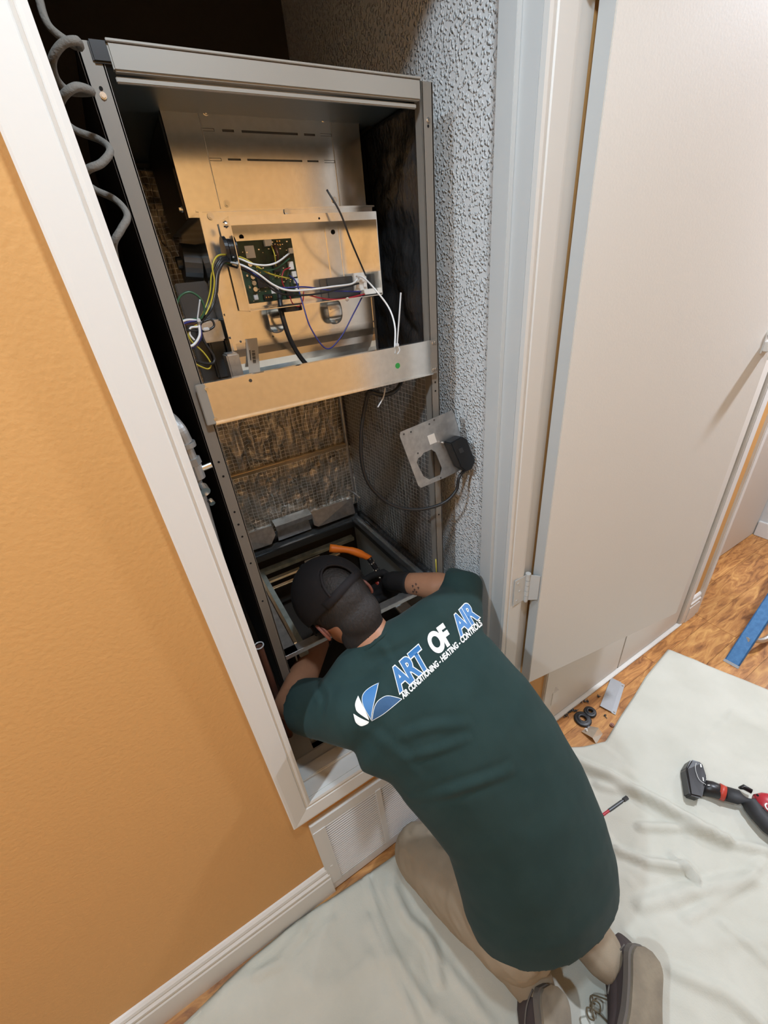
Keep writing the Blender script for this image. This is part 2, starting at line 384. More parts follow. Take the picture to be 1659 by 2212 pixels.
# baseboards
prof = [(0, 0), (0.016, 0), (0.016, 0.092), (0.0125, 0.098), (0.0125, 0.104), (0.0155, 0.108), (0.0155, 0.116), (0.010, 0.122), (0.010, 0.127), (0.012, 0.131), (0.010, 0.140), (0.005, 0.146), (0, 0.146)]
bm = bmesh.new(); profile_run(bm, prof, (XL, 0, 0), (0.006, 0, 0), (0, -1, 0), (0, 0, 1)); structure(mesh_obj('baseboard_left', bm, M['white']))
bm = bmesh.new(); profile_run(bm, prof, (1.90, 0, 0), (CX - 0.012, 0, 0), (0, -1, 0), (0, 0, 1)); structure(mesh_obj('baseboard_right', bm, M['white']))
bm = bmesh.new(); profile_run(bm, prof, (1.05, YB, 0), (XL, YB, 0), (0, 1, 0), (0, 0, 1)); structure(mesh_obj('baseboard_back', bm, M['white']))

# casing of the furnace opening (mitred picture frame), profile across the width: t=0 at opening, t=1 outside
cw = 0.057
cprof = [(0.0, 0.0), (0.0, 0.0105), (0.10, 0.0125), (0.16, 0.0125), (0.19, 0.0105), (0.25, 0.0105), (0.28, 0.0135), (0.5, 0.0155), (0.85, 0.0185), (0.95, 0.0185), (1.0, 0.016), (1.0, 0.0)]
def casing(name, corner_a, corner_b, outa, outb):
    bm = bmesh.new(); a = Vector(corner_a); b2 = Vector(corner_b); oa = Vector(outa); ob = Vector(outb)
    A = [bm.verts.new(a + oa*(t*cw) + Vector((0, -h, 0))) for t, h in cprof]
    B = [bm.verts.new(b2 + ob*(t*cw) + Vector((0, -h, 0))) for t, h in cprof]
    n = len(A)
    for i in range(n): bm.faces.new((A[i], A[(i+1) % n], B[(i+1) % n], B[i]))
    bm.faces.new(A); bm.faces.new(list(reversed(B)))
    return structure(mesh_obj(name, bm, M['white']))
casing('trim_1', (OX0, 0, OZ0), (OX0, 0, OZ1), (-1, 0, -1), (-1, 0, 1))
casing('trim_2', (OX0, 0, OZ0), (OX1, 0, OZ0), (-1, 0, -1), (1, 0, -1))
casing('trim_3', (OX1, 0, OZ0), (OX1, 0, OZ1), (1, 0, -1), (1, 0, 1))
casing('trim_4', (OX0, 0, OZ1), (OX1, 0, OZ1), (-1, 0, 1), (1, 0, 1))
structure(bx('trim_15', (0.700, -0.004, 0.455), (0.748, 0.002, OZ1), M['white']))
# jambs, stop, sill
structure(boxes('trim_5', [((OX1, 0, OZ0 - 0.02), (OX1 + 0.012, WT, OZ1)), ((OX1 - 0.010, 0.040, OZ0), (OX1, WT, OZ1))], M['whitegrey'], bev=0.001))
structure(boxes('trim_6', [((OX0 - 0.012, 0, OZ0 - 0.02), (OX0, WT, OZ1))], M['white'], bev=0.001))
structure(boxes('trim_7', [((OX0 - 0.01, 0, OZ0 - 0.02), (OX1 + 0.01, 0.107, OZ0)), ((OX0, 0.040, OZ0), (OX1, 0.075, OZ0 + 0.010))], M['white'], bev=0.002))
structure(boxes('trim_8', [((OX0, 0, OZ1), (OX1, WT, OZ1 + 0.012)), ((OX0, 0.04, OZ1 - 0.01), (OX1, WT, OZ1))], M['whitegrey'], bev=0.001))
# closet shell
structure(boxes('wall_closet_right', [((0.672, WT, 0), (0.70, 1.0, ZC))], M['stipple']))
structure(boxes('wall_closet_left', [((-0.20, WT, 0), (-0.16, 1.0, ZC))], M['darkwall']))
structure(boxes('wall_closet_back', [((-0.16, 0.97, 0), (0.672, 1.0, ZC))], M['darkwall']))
# platform the furnace stands on, with a slot cut in its front
plat = structure(boxes('trim_10', [((-0.16, 0.107, 0.47), (0.08, 0.97, OZ0 - 0.004)), ((0.08, 0.107, 0.47), (0.16, 0.112, OZ0 - 0.004)), ((0.16, 0.107, 0.47), (0.672, 0.97, OZ0 - 0.004)), ((0.08, 0.148, 0.47), (0.16, 0.97, OZ0 - 0.004)), ((0.07, 0.10, 0.40), (0.17, 0.16, 0.41))], M['whitegrey']))

# second closet to the right: bifold panels with casing
def flat_door(name, lo, hi):
    return structure(bx(name, lo, hi, M['door'], bev=0.002))
p1 = flat_door('door_1', (0.949, 0.0, 0.012), (1.392, 0.03, 2.03)); 
p2 = flat_door('door_4', (1.398, 0.0, 0.012), (1.852, 0.03, 2.03))
structure(bx('wall_closet_dark', (0.93, 0.06, 0), (1.87, 0.075, 2.06), M['holeblack']))
structure(boxes('trim_11', [((0.885, -0.013, 0), (0.943, 0.01, 2.11))], M['door'], bev=0.003))
structure(boxes('trim_12', [((1.858, -0.013, 0), (1.905, 0.01, 2.11))], M['white'], bev=0.003))
structure(boxes('trim_13', [((0.885, -0.013, 2.035), (1.905, 0.01, 2.095))], M['white'], bev=0.003))
structure(boxes('trim_14', [((0.943, -0.016, 0.0), (1.872, 0.002, 0.011)), ], M['door'], bev=0.002))
bm = bmesh.new(); cyl(bm, (0.9455, -0.006, 0.14), (0.9455, -0.006, 0.22), 0.005, 12); cyl(bm, (0.9455, -0.006, 0.125), (0.9455, -0.006, 0.14), 0.0035, 10); box(bm, (0.930, -0.016, 0.145), (0.962, -0.002, 0.215))
mesh_obj('hinge', bm, M['door'], p1)

# ------------------------------------------------------------------ open closet door
HX, HY = 0.7385, -0.048           # visible face, hinge side
ang = math.radians(-8.1)
dx = Vector((math.cos(ang), math.sin(ang), 0)); dn = Vector((-math.sin(ang), math.cos(ang), 0))   # dn points to the wall
dt = thing('closet_door', 'cream painted closet door swung open flat against the wall right of the furnace', 'door')
def dloc(bm):
    Mx = Matrix(((dx.x, dn.x, 0, HX), (dx.y, dn.y, 0, HY), (0, 0, 1, 0), (0, 0, 0, 1)))
    for v in bm.verts: v.co = Mx @ v.co
bm = bmesh.new(); box(bm, (0, 0, 0.456), (0.655, 0.035, 2.14), 0.0015)
for f in bm.faces:
    if f.calc_center_median().x < 0.0005: f.material_index = 1
dloc(bm); mesh_obj('door_panel', bm, [M['door'], M['whitegrey']], dt)
# hinges: leaf on casing, barrel, leaf on door edge
def hinge(zc):
    h = 0.089
    bm = bmesh.new()
    px, py = 0.7155, -0.0215
    for k in range(5): cyl(bm, (px, py, zc - h/2 + k*h/5 + 0.0008), (px, py, zc - h/2 + (k+1)*h/5 - 0.0008), 0.0062, 16)
    cyl(bm, (px, py, zc + h/2), (px, py, zc + h/2 + 0.005), 0.0072, 16); cyl(bm, (px, py, zc - h/2 - 0.004), (px, py, zc - h/2), 0.0050, 12)
    box(bm, (0.670, -0.0195, zc - h/2), (0.714, -0.0172, zc + h/2), 0.001)
    # leaf on the door edge face
    base = Vector((0.717, -0.0205, zc))
    e = Vector((HX - 0.0015, HY + 0.004, zc))
    poly_prism(bm, [base + Vector((0, 0, -h/2)), e + Vector((0, 0, -h/2 + 0.008)), e + Vector((0.0, 0, -h/2)) * 1.0 + Vector((0, 0, 0)), e + Vector((0, 0, h/2)), base + Vector((0, 0, h/2))], (-0.0022, -0.0005, 0))
    for dz in (-0.03, 0, 0.03):
        cyl(bm, (0.682 + (0.008 if dz == 0 else 0), -0.0195, zc + dz), (0.682 + (0.008 if dz == 0 else 0), -0.0208, zc + dz), 0.0035, 10)
    o = mesh_obj('hinge', bm, M['whitegrey'], dt); return o
for z in (0.84, 1.99): hinge(z)
# latch catch near the free edge
bm = bmesh.new()
box(bm, (0.612, -0.003, 1.352), (0.640, 0.0, 1.398), 0.001)
cyl(bm, (0.626, -0.003, 1.398), (0.626, 0.0, 1.398), 0.014, 20)
box(bm, (0.612, -0.034, 1.358), (0.640, -0.003, 1.3815), 0.0015)
box(bm, (0.617, -0.036, 1.364), (0.630, -0.034, 1.367)); box(bm, (0.627, -0.036, 1.364), (0.630, -0.034, 1.375))
cyl(bm, (0.626, -0.006, 1.400), (0.626, -0.0028, 1.400), 0.004, 10)
box(bm, (0.612, -0.030, 1.340), (0.616, -0.020, 1.358), 0.0008)
dloc(bm); mesh_obj('latch', bm, M['white'], dt)

# ------------------------------------------------------------------ return air vent under the opening
vt = thing('return_air_vent', 'white enamel return air vent low on the wall under the furnace opening', 'vent')
vx0, vx1, vz0, vz1 = 0.002, 0.566, 0.010, 0.402
banks = [(0.036, 0.190), (0.206, 0.362), (0.378, 0.532)]
zb0, zb1 = 0.050, 0.366
bm = bmesh.new()
y0, y1 = -0.012, 0.0
xs = [vx0] + [v for b2 in banks for v in b2] + [vx1]
for a, b2 in zip(xs[0::2], xs[1::2]): box(bm, (a, y0 - 0.002, zb0 - 0.001), (b2, y1 - 0.004, zb1 + 0.001))
box(bm, (vx0, y0, zb1), (vx1, y1 - 0.004, vz1)); box(bm, (vx0, y0, vz0), (vx1, y1 - 0.004, zb0))
for lo, hi in (((vx0 - 0.002, -0.008, vz1), (vx1 + 0.002, 0, vz1 + 0.003)), ((vx0 - 0.002, -0.010, vz0 - 0.003), (vx1 + 0.002, 0, vz0)), ((vx0 - 0.003, -0.009, vz0), (vx0, 0, vz1)), ((vx1, -0.009, vz0), (vx1 + 0.003, 0, vz1))): box(bm, lo, hi)
mesh_obj('vent_frame', bm, M['ventwhite'], vt)
bx('vent_back', (vx0 + 0.02, -0.0030, zb0), (vx1 - 0.02, -0.0002, zb1), M['holeblack'], vt)
bm = bmesh.new(); screw_bm(bm, (0.019, -0.012, 0.155), (0, -1, 0), 0.004, 0.003); screw_bm(bm, (0.549, -0.012, 0.155), (0, -1, 0), 0.004, 0.003); mesh_obj('screw', bm, M['white'], vt)
lm = {}
N = 28
for bi, (a, b2) in enumerate(banks):
    for k in range(N):
        zc = zb0 + (k + 0.5) * (zb1 - zb0) / N
        key = round(b2 - a, 3)
        if key not in lm:
            bm = bmesh.new()
            poly_prism(bm, [(0, -0.0125, -0.0018), (0, -0.0118, 0.0024), (0, -0.0100, 0.0030), (0, -0.0096, 0.0018), (0, -0.0106, -0.0018)], (b2 - a, 0, 0))
            bmesh.ops.recalc_face_normals(bm, faces=bm.faces)
            me = bpy.data.meshes.new('louvre'); bm.to_mesh(me); bm.free(); me.materials.append(M['ventwhite']); lm[key] = me
        o = bpy.data.objects.new('louvre', lm[key]); COL.objects.link(o); o.location = (a, 0, zc); o.parent = vt

# ------------------------------------------------------------------ furnace cabinet
FX0, FX1, FY, FB, FZ1 = 0.064, 0.600, 0.195, 0.76, 1.888
FZ = 0.780
fu = thing('furnace', 'tall open taupe steel furnace cabinet with its front panels off inside the closet', 'furnace')
# side panels
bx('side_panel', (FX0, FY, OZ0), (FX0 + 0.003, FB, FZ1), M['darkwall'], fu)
bx('side_panel', (FX1 - 0.003, FY, OZ0), (FX1, FB, FZ1), M['taupe'], fu)
bx('back_panel', (FX0, FB - 0.003, OZ0), (FX1, FB, FZ1), M['darkmetal'], fu)
bx('top_panel', (FX0, FY + 0.01, FZ1 - 0.003), (FX1, FB, FZ1), M['ceilmetal'], fu)
# front posts: folded flange
for (xa, xb, zt) in ((FX0, FX0 + 0.026, FZ1), (FX1 - 0.024, FX1, FZ1)):
    s = 1 if xa < 0.3 else -1
    bm = bmesh.new(); box(bm, (xa, FY, OZ0), (xb, FY + 0.0025, zt), 0.0008)
    xi = xb if s > 0 else xa
    box(bm, (xi - (0.0025 if s > 0 else 0), FY, OZ0), (xi + (0 if s > 0 else 0.0025), FY + 0.022, zt))
    po = mesh_obj('front_post', bm, M['taupe'], fu)
    bm = bmesh.new()
    xm = (xa + xb) / 2
    for z in ((1.845, 1.33, 1.30, 1.22, 1.19, 1.16, 1.09, 0.98) if s > 0 else (1.83, 1.38, 1.36, 1.02)):
        cyl(bm, (xm, FY - 0.0006, z), (xm, FY + 0.001, z), 0.0022, 10)
    mesh_obj('screw_hole', bm, M['holeblack'], po)
    bm = bmesh.new(); screw_bm(bm, (xm, FY, 1.838), (0, -1, 0), 0.0028, 0.003); mesh_obj('screw', bm, M['tin'], po)
# top rail
bm = bmesh.new(); box(bm, (FX0 + 0.034, FY - 0.006, FZ1 - 0.027), (FX1 - 0.030, FY + 0.006, FZ1), 0.002); box(bm, (FX0 + 0.034, FY - 0.008, FZ1 - 0.001), (FX1 - 0.030, FY + 0.02, FZ1 + 0.002), 0.0006)
box(bm, (FX0 + 0.034, FY, FZ1 - 0.036), (FX1 - 0.036, FY + 0.006, FZ1 - 0.030), 0.0010)
mesh_obj('top_rail', bm, M['rail'], fu)
bx('corner_bracket', (FX0 + 0.014, FY - 0.004, FZ1 - 0.020), (FX0 + 0.036, FY + 0.010, FZ1 + 0.001), M['black'], fu, bev=0.002)
# inner top pan
bx('top_pan', (FX0 + 0.004, FY + 0.008, FZ1 - 0.010), (FX1 - 0.004, 0.39, FZ1 - 0.006), M['ceilmetal'], fu)
# liners: wrinkled sheets
def sheet(name, origin, eu, ev, nu, nv, amp, m, parent, seed=0, fs=7.0, sharp=False, thick=0.004, stretch=(1, 1)):
    bm = bmesh.new(); o = Vector(origin); eu = Vector(eu); ev = Vector(ev); n = eu.cross(ev).normalized()
    g = []
    for j in range(nv + 1):
        r_ = []
        for i in range(nu + 1):
            u, v = i / nu, j / nv
            p = o + eu*u + ev*v
            q = Vector((u * eu.length * fs * stretch[0] + seed, v * ev.length * fs * stretch[1], seed * 0.7))
            h = noise.fractal(q, 1.0, 2.0, 4) if not sharp else 1.0 - abs(noise.fractal(q, 0.9, 2.1, 4)) * 2.4
            edge = min(1, min(u, 1-u, v, 1-v) * 12)
            r_.append(bm.verts.new(p + n * (amp * h * edge)))
        g.append(r_)
    for j in range(nv):
        for i in range(nu): bm.faces.new((g[j][i], g[j][i+1], g[j+1][i+1], g[j+1][i]))
    ob = mesh_obj(name, bm, m, parent, smooth=True, recalc=False)
    md = ob.modifiers.new('t', 'SOLIDIFY'); md.thickness = thick; md.offset = -1
    return ob
XI1 = FX1 - 0.010
o = sheet('black_liner', (XI1, FY + 0.024, 1.43), (0, 0.52, 0), (0, 0, 0.445), 60, 60, 0.006, M['blackliner'], fu, 3, 9, True)
o['label'] = 'crinkled black duct liner'
o = sheet('side_foil', (XI1, FY + 0.024, FZ), (0, 0.53, 0), (0, 0, 0.64), 50, 70, 0.003, M['foilside'], fu, 5, 6); o['label'] = 'grey scrim foil insulation'
o = sheet('side_foil', (FX0 + 0.008, FB - 0.01, FZ), (0, -0.53, 0), (0, 0, 1.09), 50, 70, 0.004, M['foilside'], fu, 9, 6)
o = sheet('back_foil', (FX0 + 0.01, FB - 0.018, 1.083), (0.52, 0, 0), (0, 0, 0.79), 100, 130, 0.0040, M['foilback'], fu, 13, 22, True, stretch=(1.6, 0.45)); o['label'] = 'crinkled bronze foil insulation'
o = sheet('back_foil', (FX0 + 0.01, FB - 0.030, 0.83), (0.52, 0, 0), (0, 0, 0.243), 100, 60, 0.0035, M['foilback'], fu, 21, 22, True, stretch=(1.4, 0.5)); o['label'] = 'crinkled bronze foil insulation'
bx('insulation_seam', (FX0 + 0.01, FB - 0.034, 1.072), (XI1 - 0.018, FB - 0.012, 1.086), M['gold'], fu, bev=0.003)
wire('seam_tape', [(XI1 - 0.012, FB - 0.025, 0.84), (XI1 - 0.014, FB - 0.025, 1.07), (XI1 - 0.012, FB - 0.025, 1.45)], 0.008, M['galvdull'], fu)
# lower rails around the blower opening
OXA, OXB, OYA, OYB = 0.125, 0.535, 0.225, 0.690
bm = bmesh.new()
box(bm, (FX0 + 0.004, OYB, FZ - 0.004), (XI1, FB - 0.02, FZ), 0.001)
box(bm, (OXB, FY + 0.004, FZ - 0.004), (XI1, OYB, FZ), 0.001)
box(bm, (FX0 + 0.004, FY + 0.004, FZ - 0.004), (OXA, OYB, FZ), 0.001)
box(bm, (FX0 + 0.004, FY + 0.003, FZ - 0.014), (XI1, OYA, FZ), 0.001)
mesh_obj('blower_deck', bm, M['galvdull'], fu)
bx('deck_rim', (OXB - 0.004, OYA, FZ - 0.012), (OXB + 0.012, OYB, FZ + 0.012), M['darkmetal'], fu, bev=0.002)
bx('deck_rim', (OXB + 0.020, OYA, FZ - 0.002), (OXB + 0.046, OYB + 0.03, FZ + 0.006), M['galvdull'], fu, bev=0.003)
bx('deck_rim', (OXA, OYB - 0.010, FZ - 0.02), (OXB, OYB, FZ + 0.006), M['darkmetal'], fu, bev=0.002)
wire('liner_edge', [(XI1 - 0.012, FY + 0.03, FZ + 0.010), (XI1 - 0.014, 0.45, FZ + 0.012), (XI1 - 0.012, FB - 0.05, FZ + 0.014)], 0.010, M['blackliner'], fu)
# bracket in the middle of the back
bm = bmesh.new()
poly_prism(bm, [(0.245, FB-0.040, 0.795), (0.375, FB-0.040, 0.795), (0.368, FB-0.040, 0.868), (0.252, FB-0.040, 0.868)], (0, 0.003, 0))
poly_prism(bm, [(0.240, FB-0.075, 0.872), (0.378, FB-0.075, 0.872), (0.378, FB-0.036, 0.880), (0.240, FB-0.036, 0.880)], (0, 0, 0.003))
box(bm, (0.240, FB-0.077, 0.860), (0.378, FB-0.075, 0.876))
mesh_obj('coil_bracket', bm, M['galvdull'], fu)
bm = bmesh.new()
poly_prism(bm, [(0.386, FB-0.050, 0.812), (0.40, FB-0.055, 0.802), (0.56, FB-0.05, 0.800), (0.56, FB-0.04, 0.865), (0.386, FB-0.04, 0.865)], (0, 0.012, 0))
poly_prism(bm, [(0.085, FB-0.050, 0.802), (0.215, FB-0.055, 0.802), (0.238, FB-0.05, 0.830), (0.235, FB-0.04, 0.866), (0.085, FB-0.04, 0.866)], (0, 0.012, 0))
mesh_obj('foil_flap', bm, M['galvdull'], fu)
# plenum box below the deck
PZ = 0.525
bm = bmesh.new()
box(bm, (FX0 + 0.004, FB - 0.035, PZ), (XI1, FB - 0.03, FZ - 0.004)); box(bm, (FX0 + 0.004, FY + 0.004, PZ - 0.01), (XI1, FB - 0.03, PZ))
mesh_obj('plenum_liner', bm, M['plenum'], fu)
bm = bmesh.new(); box(bm, (OXA - 0.008, OYA, PZ), (OXA - 0.004, OYB, FZ - 0.006)); box(bm, (OXB + 0.004, OYA, PZ), (OXB + 0.008, OYB, FZ - 0.006))
mesh_obj('plenum_side', bm, M['junction'], fu)
# pale filter rails seen inside the opening
bx('filter_rail', (OXA + 0.004, OYB - 0.040, FZ - 0.060), (OXB - 0.02, OYB - 0.012, FZ - 0.045), M['rim'], fu, bev=0.002)
bx('filter_rail', (OXA + 0.004, OYB - 0.075, FZ - 0.075), (OXB - 0.10, OYB - 0.055, FZ - 0.066), M['gold'], fu, bev=0.002)
bx('filter_rail', (OXA + 0.004, OYB - 0.100, FZ - 0.090), (OXB - 0.11, OYB - 0.085, FZ - 0.082), M['gold'], fu, bev=0.002)
bx('filter_rail', (OXA + 0.004, OYA, FZ - 0.060), (OXA + 0.030, OYB - 0.04, FZ - 0.040), M['rim'], fu, bev=0.002)
bx('filter_rail', (OXA - 0.003, OYA, FZ - 0.016), (OXA + 0.008, OYB - 0.01, FZ + 0.002), M['gold'], fu, bev=0.002)
bx('filter_rail', (OXB - 0.075, OYA, FZ - 0.090), (OXB - 0.035, OYB - 0.26, FZ - 0.080), M['wwhite'], fu, bev=0.002)
bm = bmesh.new(); box(bm, (0.30, OYB - 0.0556, FZ - 0.0665), (0.36, OYB - 0.055, FZ - 0.052)); mesh_obj('rail_label', bm, M['tan_paper'], fu)

# upper access panel with slots
PY = 0.38
bm = bmesh.new()
px0, px1, pz0, pz1 = 0.172, 0.552, 1.731, 1.882
rows = [(1.8565, [(0.270, 0.291, 1), (0.305, 0.414, 1), (0.427, 0.450, 1)]), (1.8165, [(0.269, 0.293, 0.5), (0.305, 0.415, 0.7), (0.426, 0.450, 1)])]
zcuts = [pz0, 1.8150, 1.8180, 1.8550, 1.8585, pz1]
for (za, zb) in zip(zcuts, zcuts[1:]):
    sl = None
    for zr, s_ in rows:
        if abs((za + zb)/2 - zr) < 0.002: sl = s_
    if sl is None: box(bm, (px0, PY, za), (px1, PY + 0.0015, zb))
    else:
        xc = px0
        for a, b2, k in sl: box(bm, (xc, PY, za), (a, PY + 0.0015, zb)); xc = b2
        box(bm, (xc, PY, za), (px1, PY + 0.0015, zb))
box(bm, (px0, PY, pz0), (px0 + 0.0015, PY + 0.02, pz1)); box(bm, (px1 - 0.0015, PY, pz0), (px1, PY + 0.02, pz1))
mesh_obj('coil_panel', bm, M['galv'], fu)
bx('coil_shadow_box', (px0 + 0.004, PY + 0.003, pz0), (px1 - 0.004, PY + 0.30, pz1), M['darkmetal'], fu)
bm = bmesh.new()
for xx in (0.2345, 0.486): box(bm, (xx, PY - 0.0012, pz0 + 0.004), (xx + 0.0012, PY, pz1))
mesh_obj('folded_seam', bm, M['galvdull'], fu)
bm = bmesh.new()
for (u0, u1, z) in ((0.234, 0.256, 1.8565), (0.462, 0.486, 1.8575), (0.236, 0.257, 1.8160), (0.463, 0.486, 1.8165)):
    for zz in (z - 0.0018, z + 0.0018): box(bm, (u0, PY - 0.0006, zz - 0.0003), (u1, PY, zz + 0.0003))
    box(bm, (u1 - 0.0006, PY - 0.0006, z - 0.0018), (u1, PY, z + 0.0018))
mesh_obj('knockout_outline', bm, M['darkmetal'], fu)
bm = bmesh.new()
for (u, v) in ((444, 240), (698, 255), (490, 440), (722, 432), (617, 283)):
    if (u, v) == (617, 283): continue
    screw_bm(bm, hy(u, v, PY), (0, -1, 0), 0.0042, 0.005)
screw_bm(bm, hy(394, 452, PY + 0.005), (-1, 0, 0), 0.004, 0.006); screw_bm(bm, (px1, PY + 0.008, 1.742), (1, 0, 0), 0.004, 0.006)
mesh_obj('panel_screw', bm, M['tin'], fu)

# blower housing: front plate that curls back below, sides
LY = 0.345
bm = bmesh.new()
zz = [(LY, 1.7345), (LY, 1.560), (LY + 0.0, 1.515)]
for k in range(1, 9):
    a = k / 8 * 0.75; zz.append((LY + 0.16 * (1 - math.cos(a)), 1.515 - 0.16 * math.sin(a)))
xa, xb = 0.188, 0.548
def xl(z): return (0.186, 0.545) if z > 1.57 else (0.182, 0.528)
prev = None
for (yy, z) in zz:
    l, r_ = xl(z)
    cur = [bm.verts.new((l, yy, z)), bm.verts.new((r_, yy, z)), bm.verts.new((l, yy + 0.25, z + 0.02)), bm.verts.new((r_, yy + 0.25, z + 0.02))]
    if prev:
        bm.faces.new((prev[0], prev[1], cur[1], cur[0])); bm.faces.new((prev[0], cur[0], cur[2], prev[2])); bm.faces.new((prev[1], prev[3], cur[3], cur[1]))
    prev = cur
ho = mesh_obj('blower_housing', bm, M['galv'], fu)
bm = bmesh.new()
box(bm, (0.182, LY - 0.004, 1.7345), (0.548, LY + 0.002, 1.7375)); box(bm, (0.186, LY - 0.003, 1.50), (0.192, LY, 1.7345)); box(bm, (0.522, LY - 0.0015, 1.40), (0.528, LY + 0.02, 1.565))
box(bm, (0.187, LY - 0.0015, 1.512), (0.528, LY, 1.5155))
mesh_obj('housing_flange', bm, M['galv'], fu)
bm = bmesh.new()
for (u, v) in ((455, 467), (486, 680), (497, 730), (520, 738), (590, 727)): cyl(bm, hy(u, v, LY - 0.002), hy(u, v, LY + 0.001), 0.0022, 10)
mesh_obj('rivet', bm, M['darkmetal'], fu)
bm = bmesh.new(); screw_bm(bm, hy(455, 467, LY - 0.002), (0, -1, 0), 0.004, 0.005); screw_bm(bm, hy(620, 457, LY - 0.003), (0, -1, 0), 0.004, 0.004); mesh_obj('panel_screw', bm, M['tin'], fu)
# bent steel straps below the box
for (u0, u1, uc) in ((0.263, 0.300, 0), (0.398, 0.434, 0)):
    bm = bmesh.new(); n = 7
    for sgn in (0,):
        pts = [(0.330, 1.572), (0.322, 1.560), (0.319, 1.545), (0.322, 1.532), (0.330, 1.520)]
        pr = None
        for i, (yy, z) in enumerate(pts):
            ins = 0.006 if i == len(pts) - 1 else 0
            c = [bm.verts.new((u0 + ins, yy, z)), bm.verts.new((u1 - ins, yy, z))]
            if pr: bm.faces.new((pr[0], pr[1], c[1], c[0]))
            pr = c
    o = mesh_obj('steel_strap', bm, M['galv'], fu, smooth=True); s = o.modifiers.new('t', 'SOLIDIFY'); s.thickness = 0.002
    s = o.modifiers.new('s', 'SUBSURF'); s.levels = 2; s.render_levels = 2
    bm = bmesh.new(); cyl(bm, ((u0+u1)/2, 0.3235, 1.526), ((u0+u1)/2, 0.3205, 1.527), 0.0022, 10); mesh_obj('screw', bm, M['tin'], o)
# motor and dark bracket to the left of the housing
bm = bmesh.new(); cyl(bm, (0.150, 0.45, 1.665), (0.183, 0.45, 1.660), 0.035, 24); cyl(bm, (0.140, 0.45, 1.665), (0.150, 0.45, 1.665), 0.012, 16)
box(bm, (0.120, 0.42, 1.40), (0.182, 0.425, 1.63), 0.002); box(bm, (0.150, 0.40, 1.44), (0.180, 0.46, 1.52), 0.004)
mesh_obj('motor', bm, M['darkmetal'], fu, smooth=False)
bm = bmesh.new(); box(bm, (0.135, 0.36, 1.52), (0.178, 0.42, 1.56), 0.003); box(bm, (0.16, 0.30, 1.40), (0.185, 0.34, 1.50), 0.003); mesh_obj('valve_block', bm, M['galvdull'], fu)
# barcode label
lb = bmesh.new(); P4 = [hy(u, v, LY - 0.001) for u, v in ((530, 733), (555, 730), (562, 803), (538, 806))]
lb.faces.new([lb.verts.new(p + Vector((0, -0.0008, 0))) for p in P4]); o = mesh_obj('paper_label', lb, M['tan_paper'], ho); s = o.modifiers.new('t', 'SOLIDIFY'); s.thickness = 0.0004
bb = bmesh.new(); k = 0
for t in range(11):
    a = 0.35 + t * 0.035; wd = (0.02, 0.012, 0.026)[t % 3]
    def L(u, v):
        return P4[0].lerp(P4[1], u).lerp(P4[3].lerp(P4[2], u), v) + Vector((0, -0.0016, 0))
    bb.faces.new([bb.verts.new(L(0.42, a)), bb.verts.new(L(0.70, a)), bb.verts.new(L(0.70, a + wd)), bb.verts.new(L(0.42, a + wd))])
bb.faces.new([bb.verts.new(L(0.22, 0.32)), bb.verts.new(L(0.30, 0.32)), bb.verts.new(L(0.30, 0.62)), bb.verts.new(L(0.22, 0.62))])
mesh_obj('barcode', bb, M['black'], o, recalc=False)

# electrical box (open front)
EX0, EX1, EZ0, EZ1, EY0, EY1 = 0.215, 0.503, 1.571, 1.7165, 0.258, 0.338
bm = bmesh.new(); T = 0.0013
box(bm, (EX0, EY0, EZ0), (EX0 + T, EY1, EZ1)); box(bm, (EX1 - T, EY0, EZ0), (EX1, EY1, EZ1))
box(bm, (EX0, EY0, EZ1 - T), (EX1, EY1, EZ1)); box(bm, (EX0, EY0, EZ0), (EX1, EY1, EZ0 + T)); box(bm, (EX0, EY1 - T, EZ0), (EX1, EY1, EZ1))
box(bm, (EX0, EY0 - 0.0005, EZ1 - 0.013), (EX1, EY0 + T, EZ1), 0.0004)
box(bm, (0.424, EY1 - 0.004, EZ0), (0.430, EY1, EZ1 - 0.01)); box(bm, (0.455, EY1 - 0.003, EZ0), (0.4565, EY1, EZ1 - 0.01))
eb = mesh_obj('electrical_box', bm, M['galv'], fu)
bm = bmesh.new()
for (u, v, yy) in ((522, 512, EY1 - 0.003), (720, 501, EY1 - 0.003)): cyl(bm, hy(u, v, yy), hy(u, v, yy) + Vector((0, 0.003, 0)), 0.0042, 12)
cyl(bm, (0.38, EY0 - 0.001, EZ1 - 0.008), (0.38, EY0 + 0.001, EZ1 - 0.008), 0.0018, 10)
mesh_obj('screw_hole', bm, M['holeblack'], eb)
bm = bmesh.new(); screw_bm(bm, (EX0, EY0 + 0.03, EZ1 - 0.008), (-1, 0, 0), 0.004, 0.004); screw_bm(bm, (0.422, EY0 + 0.01, EZ0), (0, -1, -0.4), 0.003, 0.004); mesh_obj('screw', bm, M['tin'], eb)
# grommet on the left side and on the bottom
bm = bmesh.new()
for (a, r_) in ((EX0 - 0.012, 0.021), (EX0 - 0.004, 0.017), (EX0 + 0.004, 0.021)):
    cyl(bm, (a, 0.298, 1.672), (a + 0.006, 0.298, 1.672), r_, 28)
mesh_obj('grommet', bm, M['black'], eb)
bm = bmesh.new(); cyl(bm, (0.302, 0.285, EZ0 - 0.009), (0.302, 0.285, EZ0 + 0.003), 0.024, 28); mesh_obj('grommet', bm, M['black'], eb)
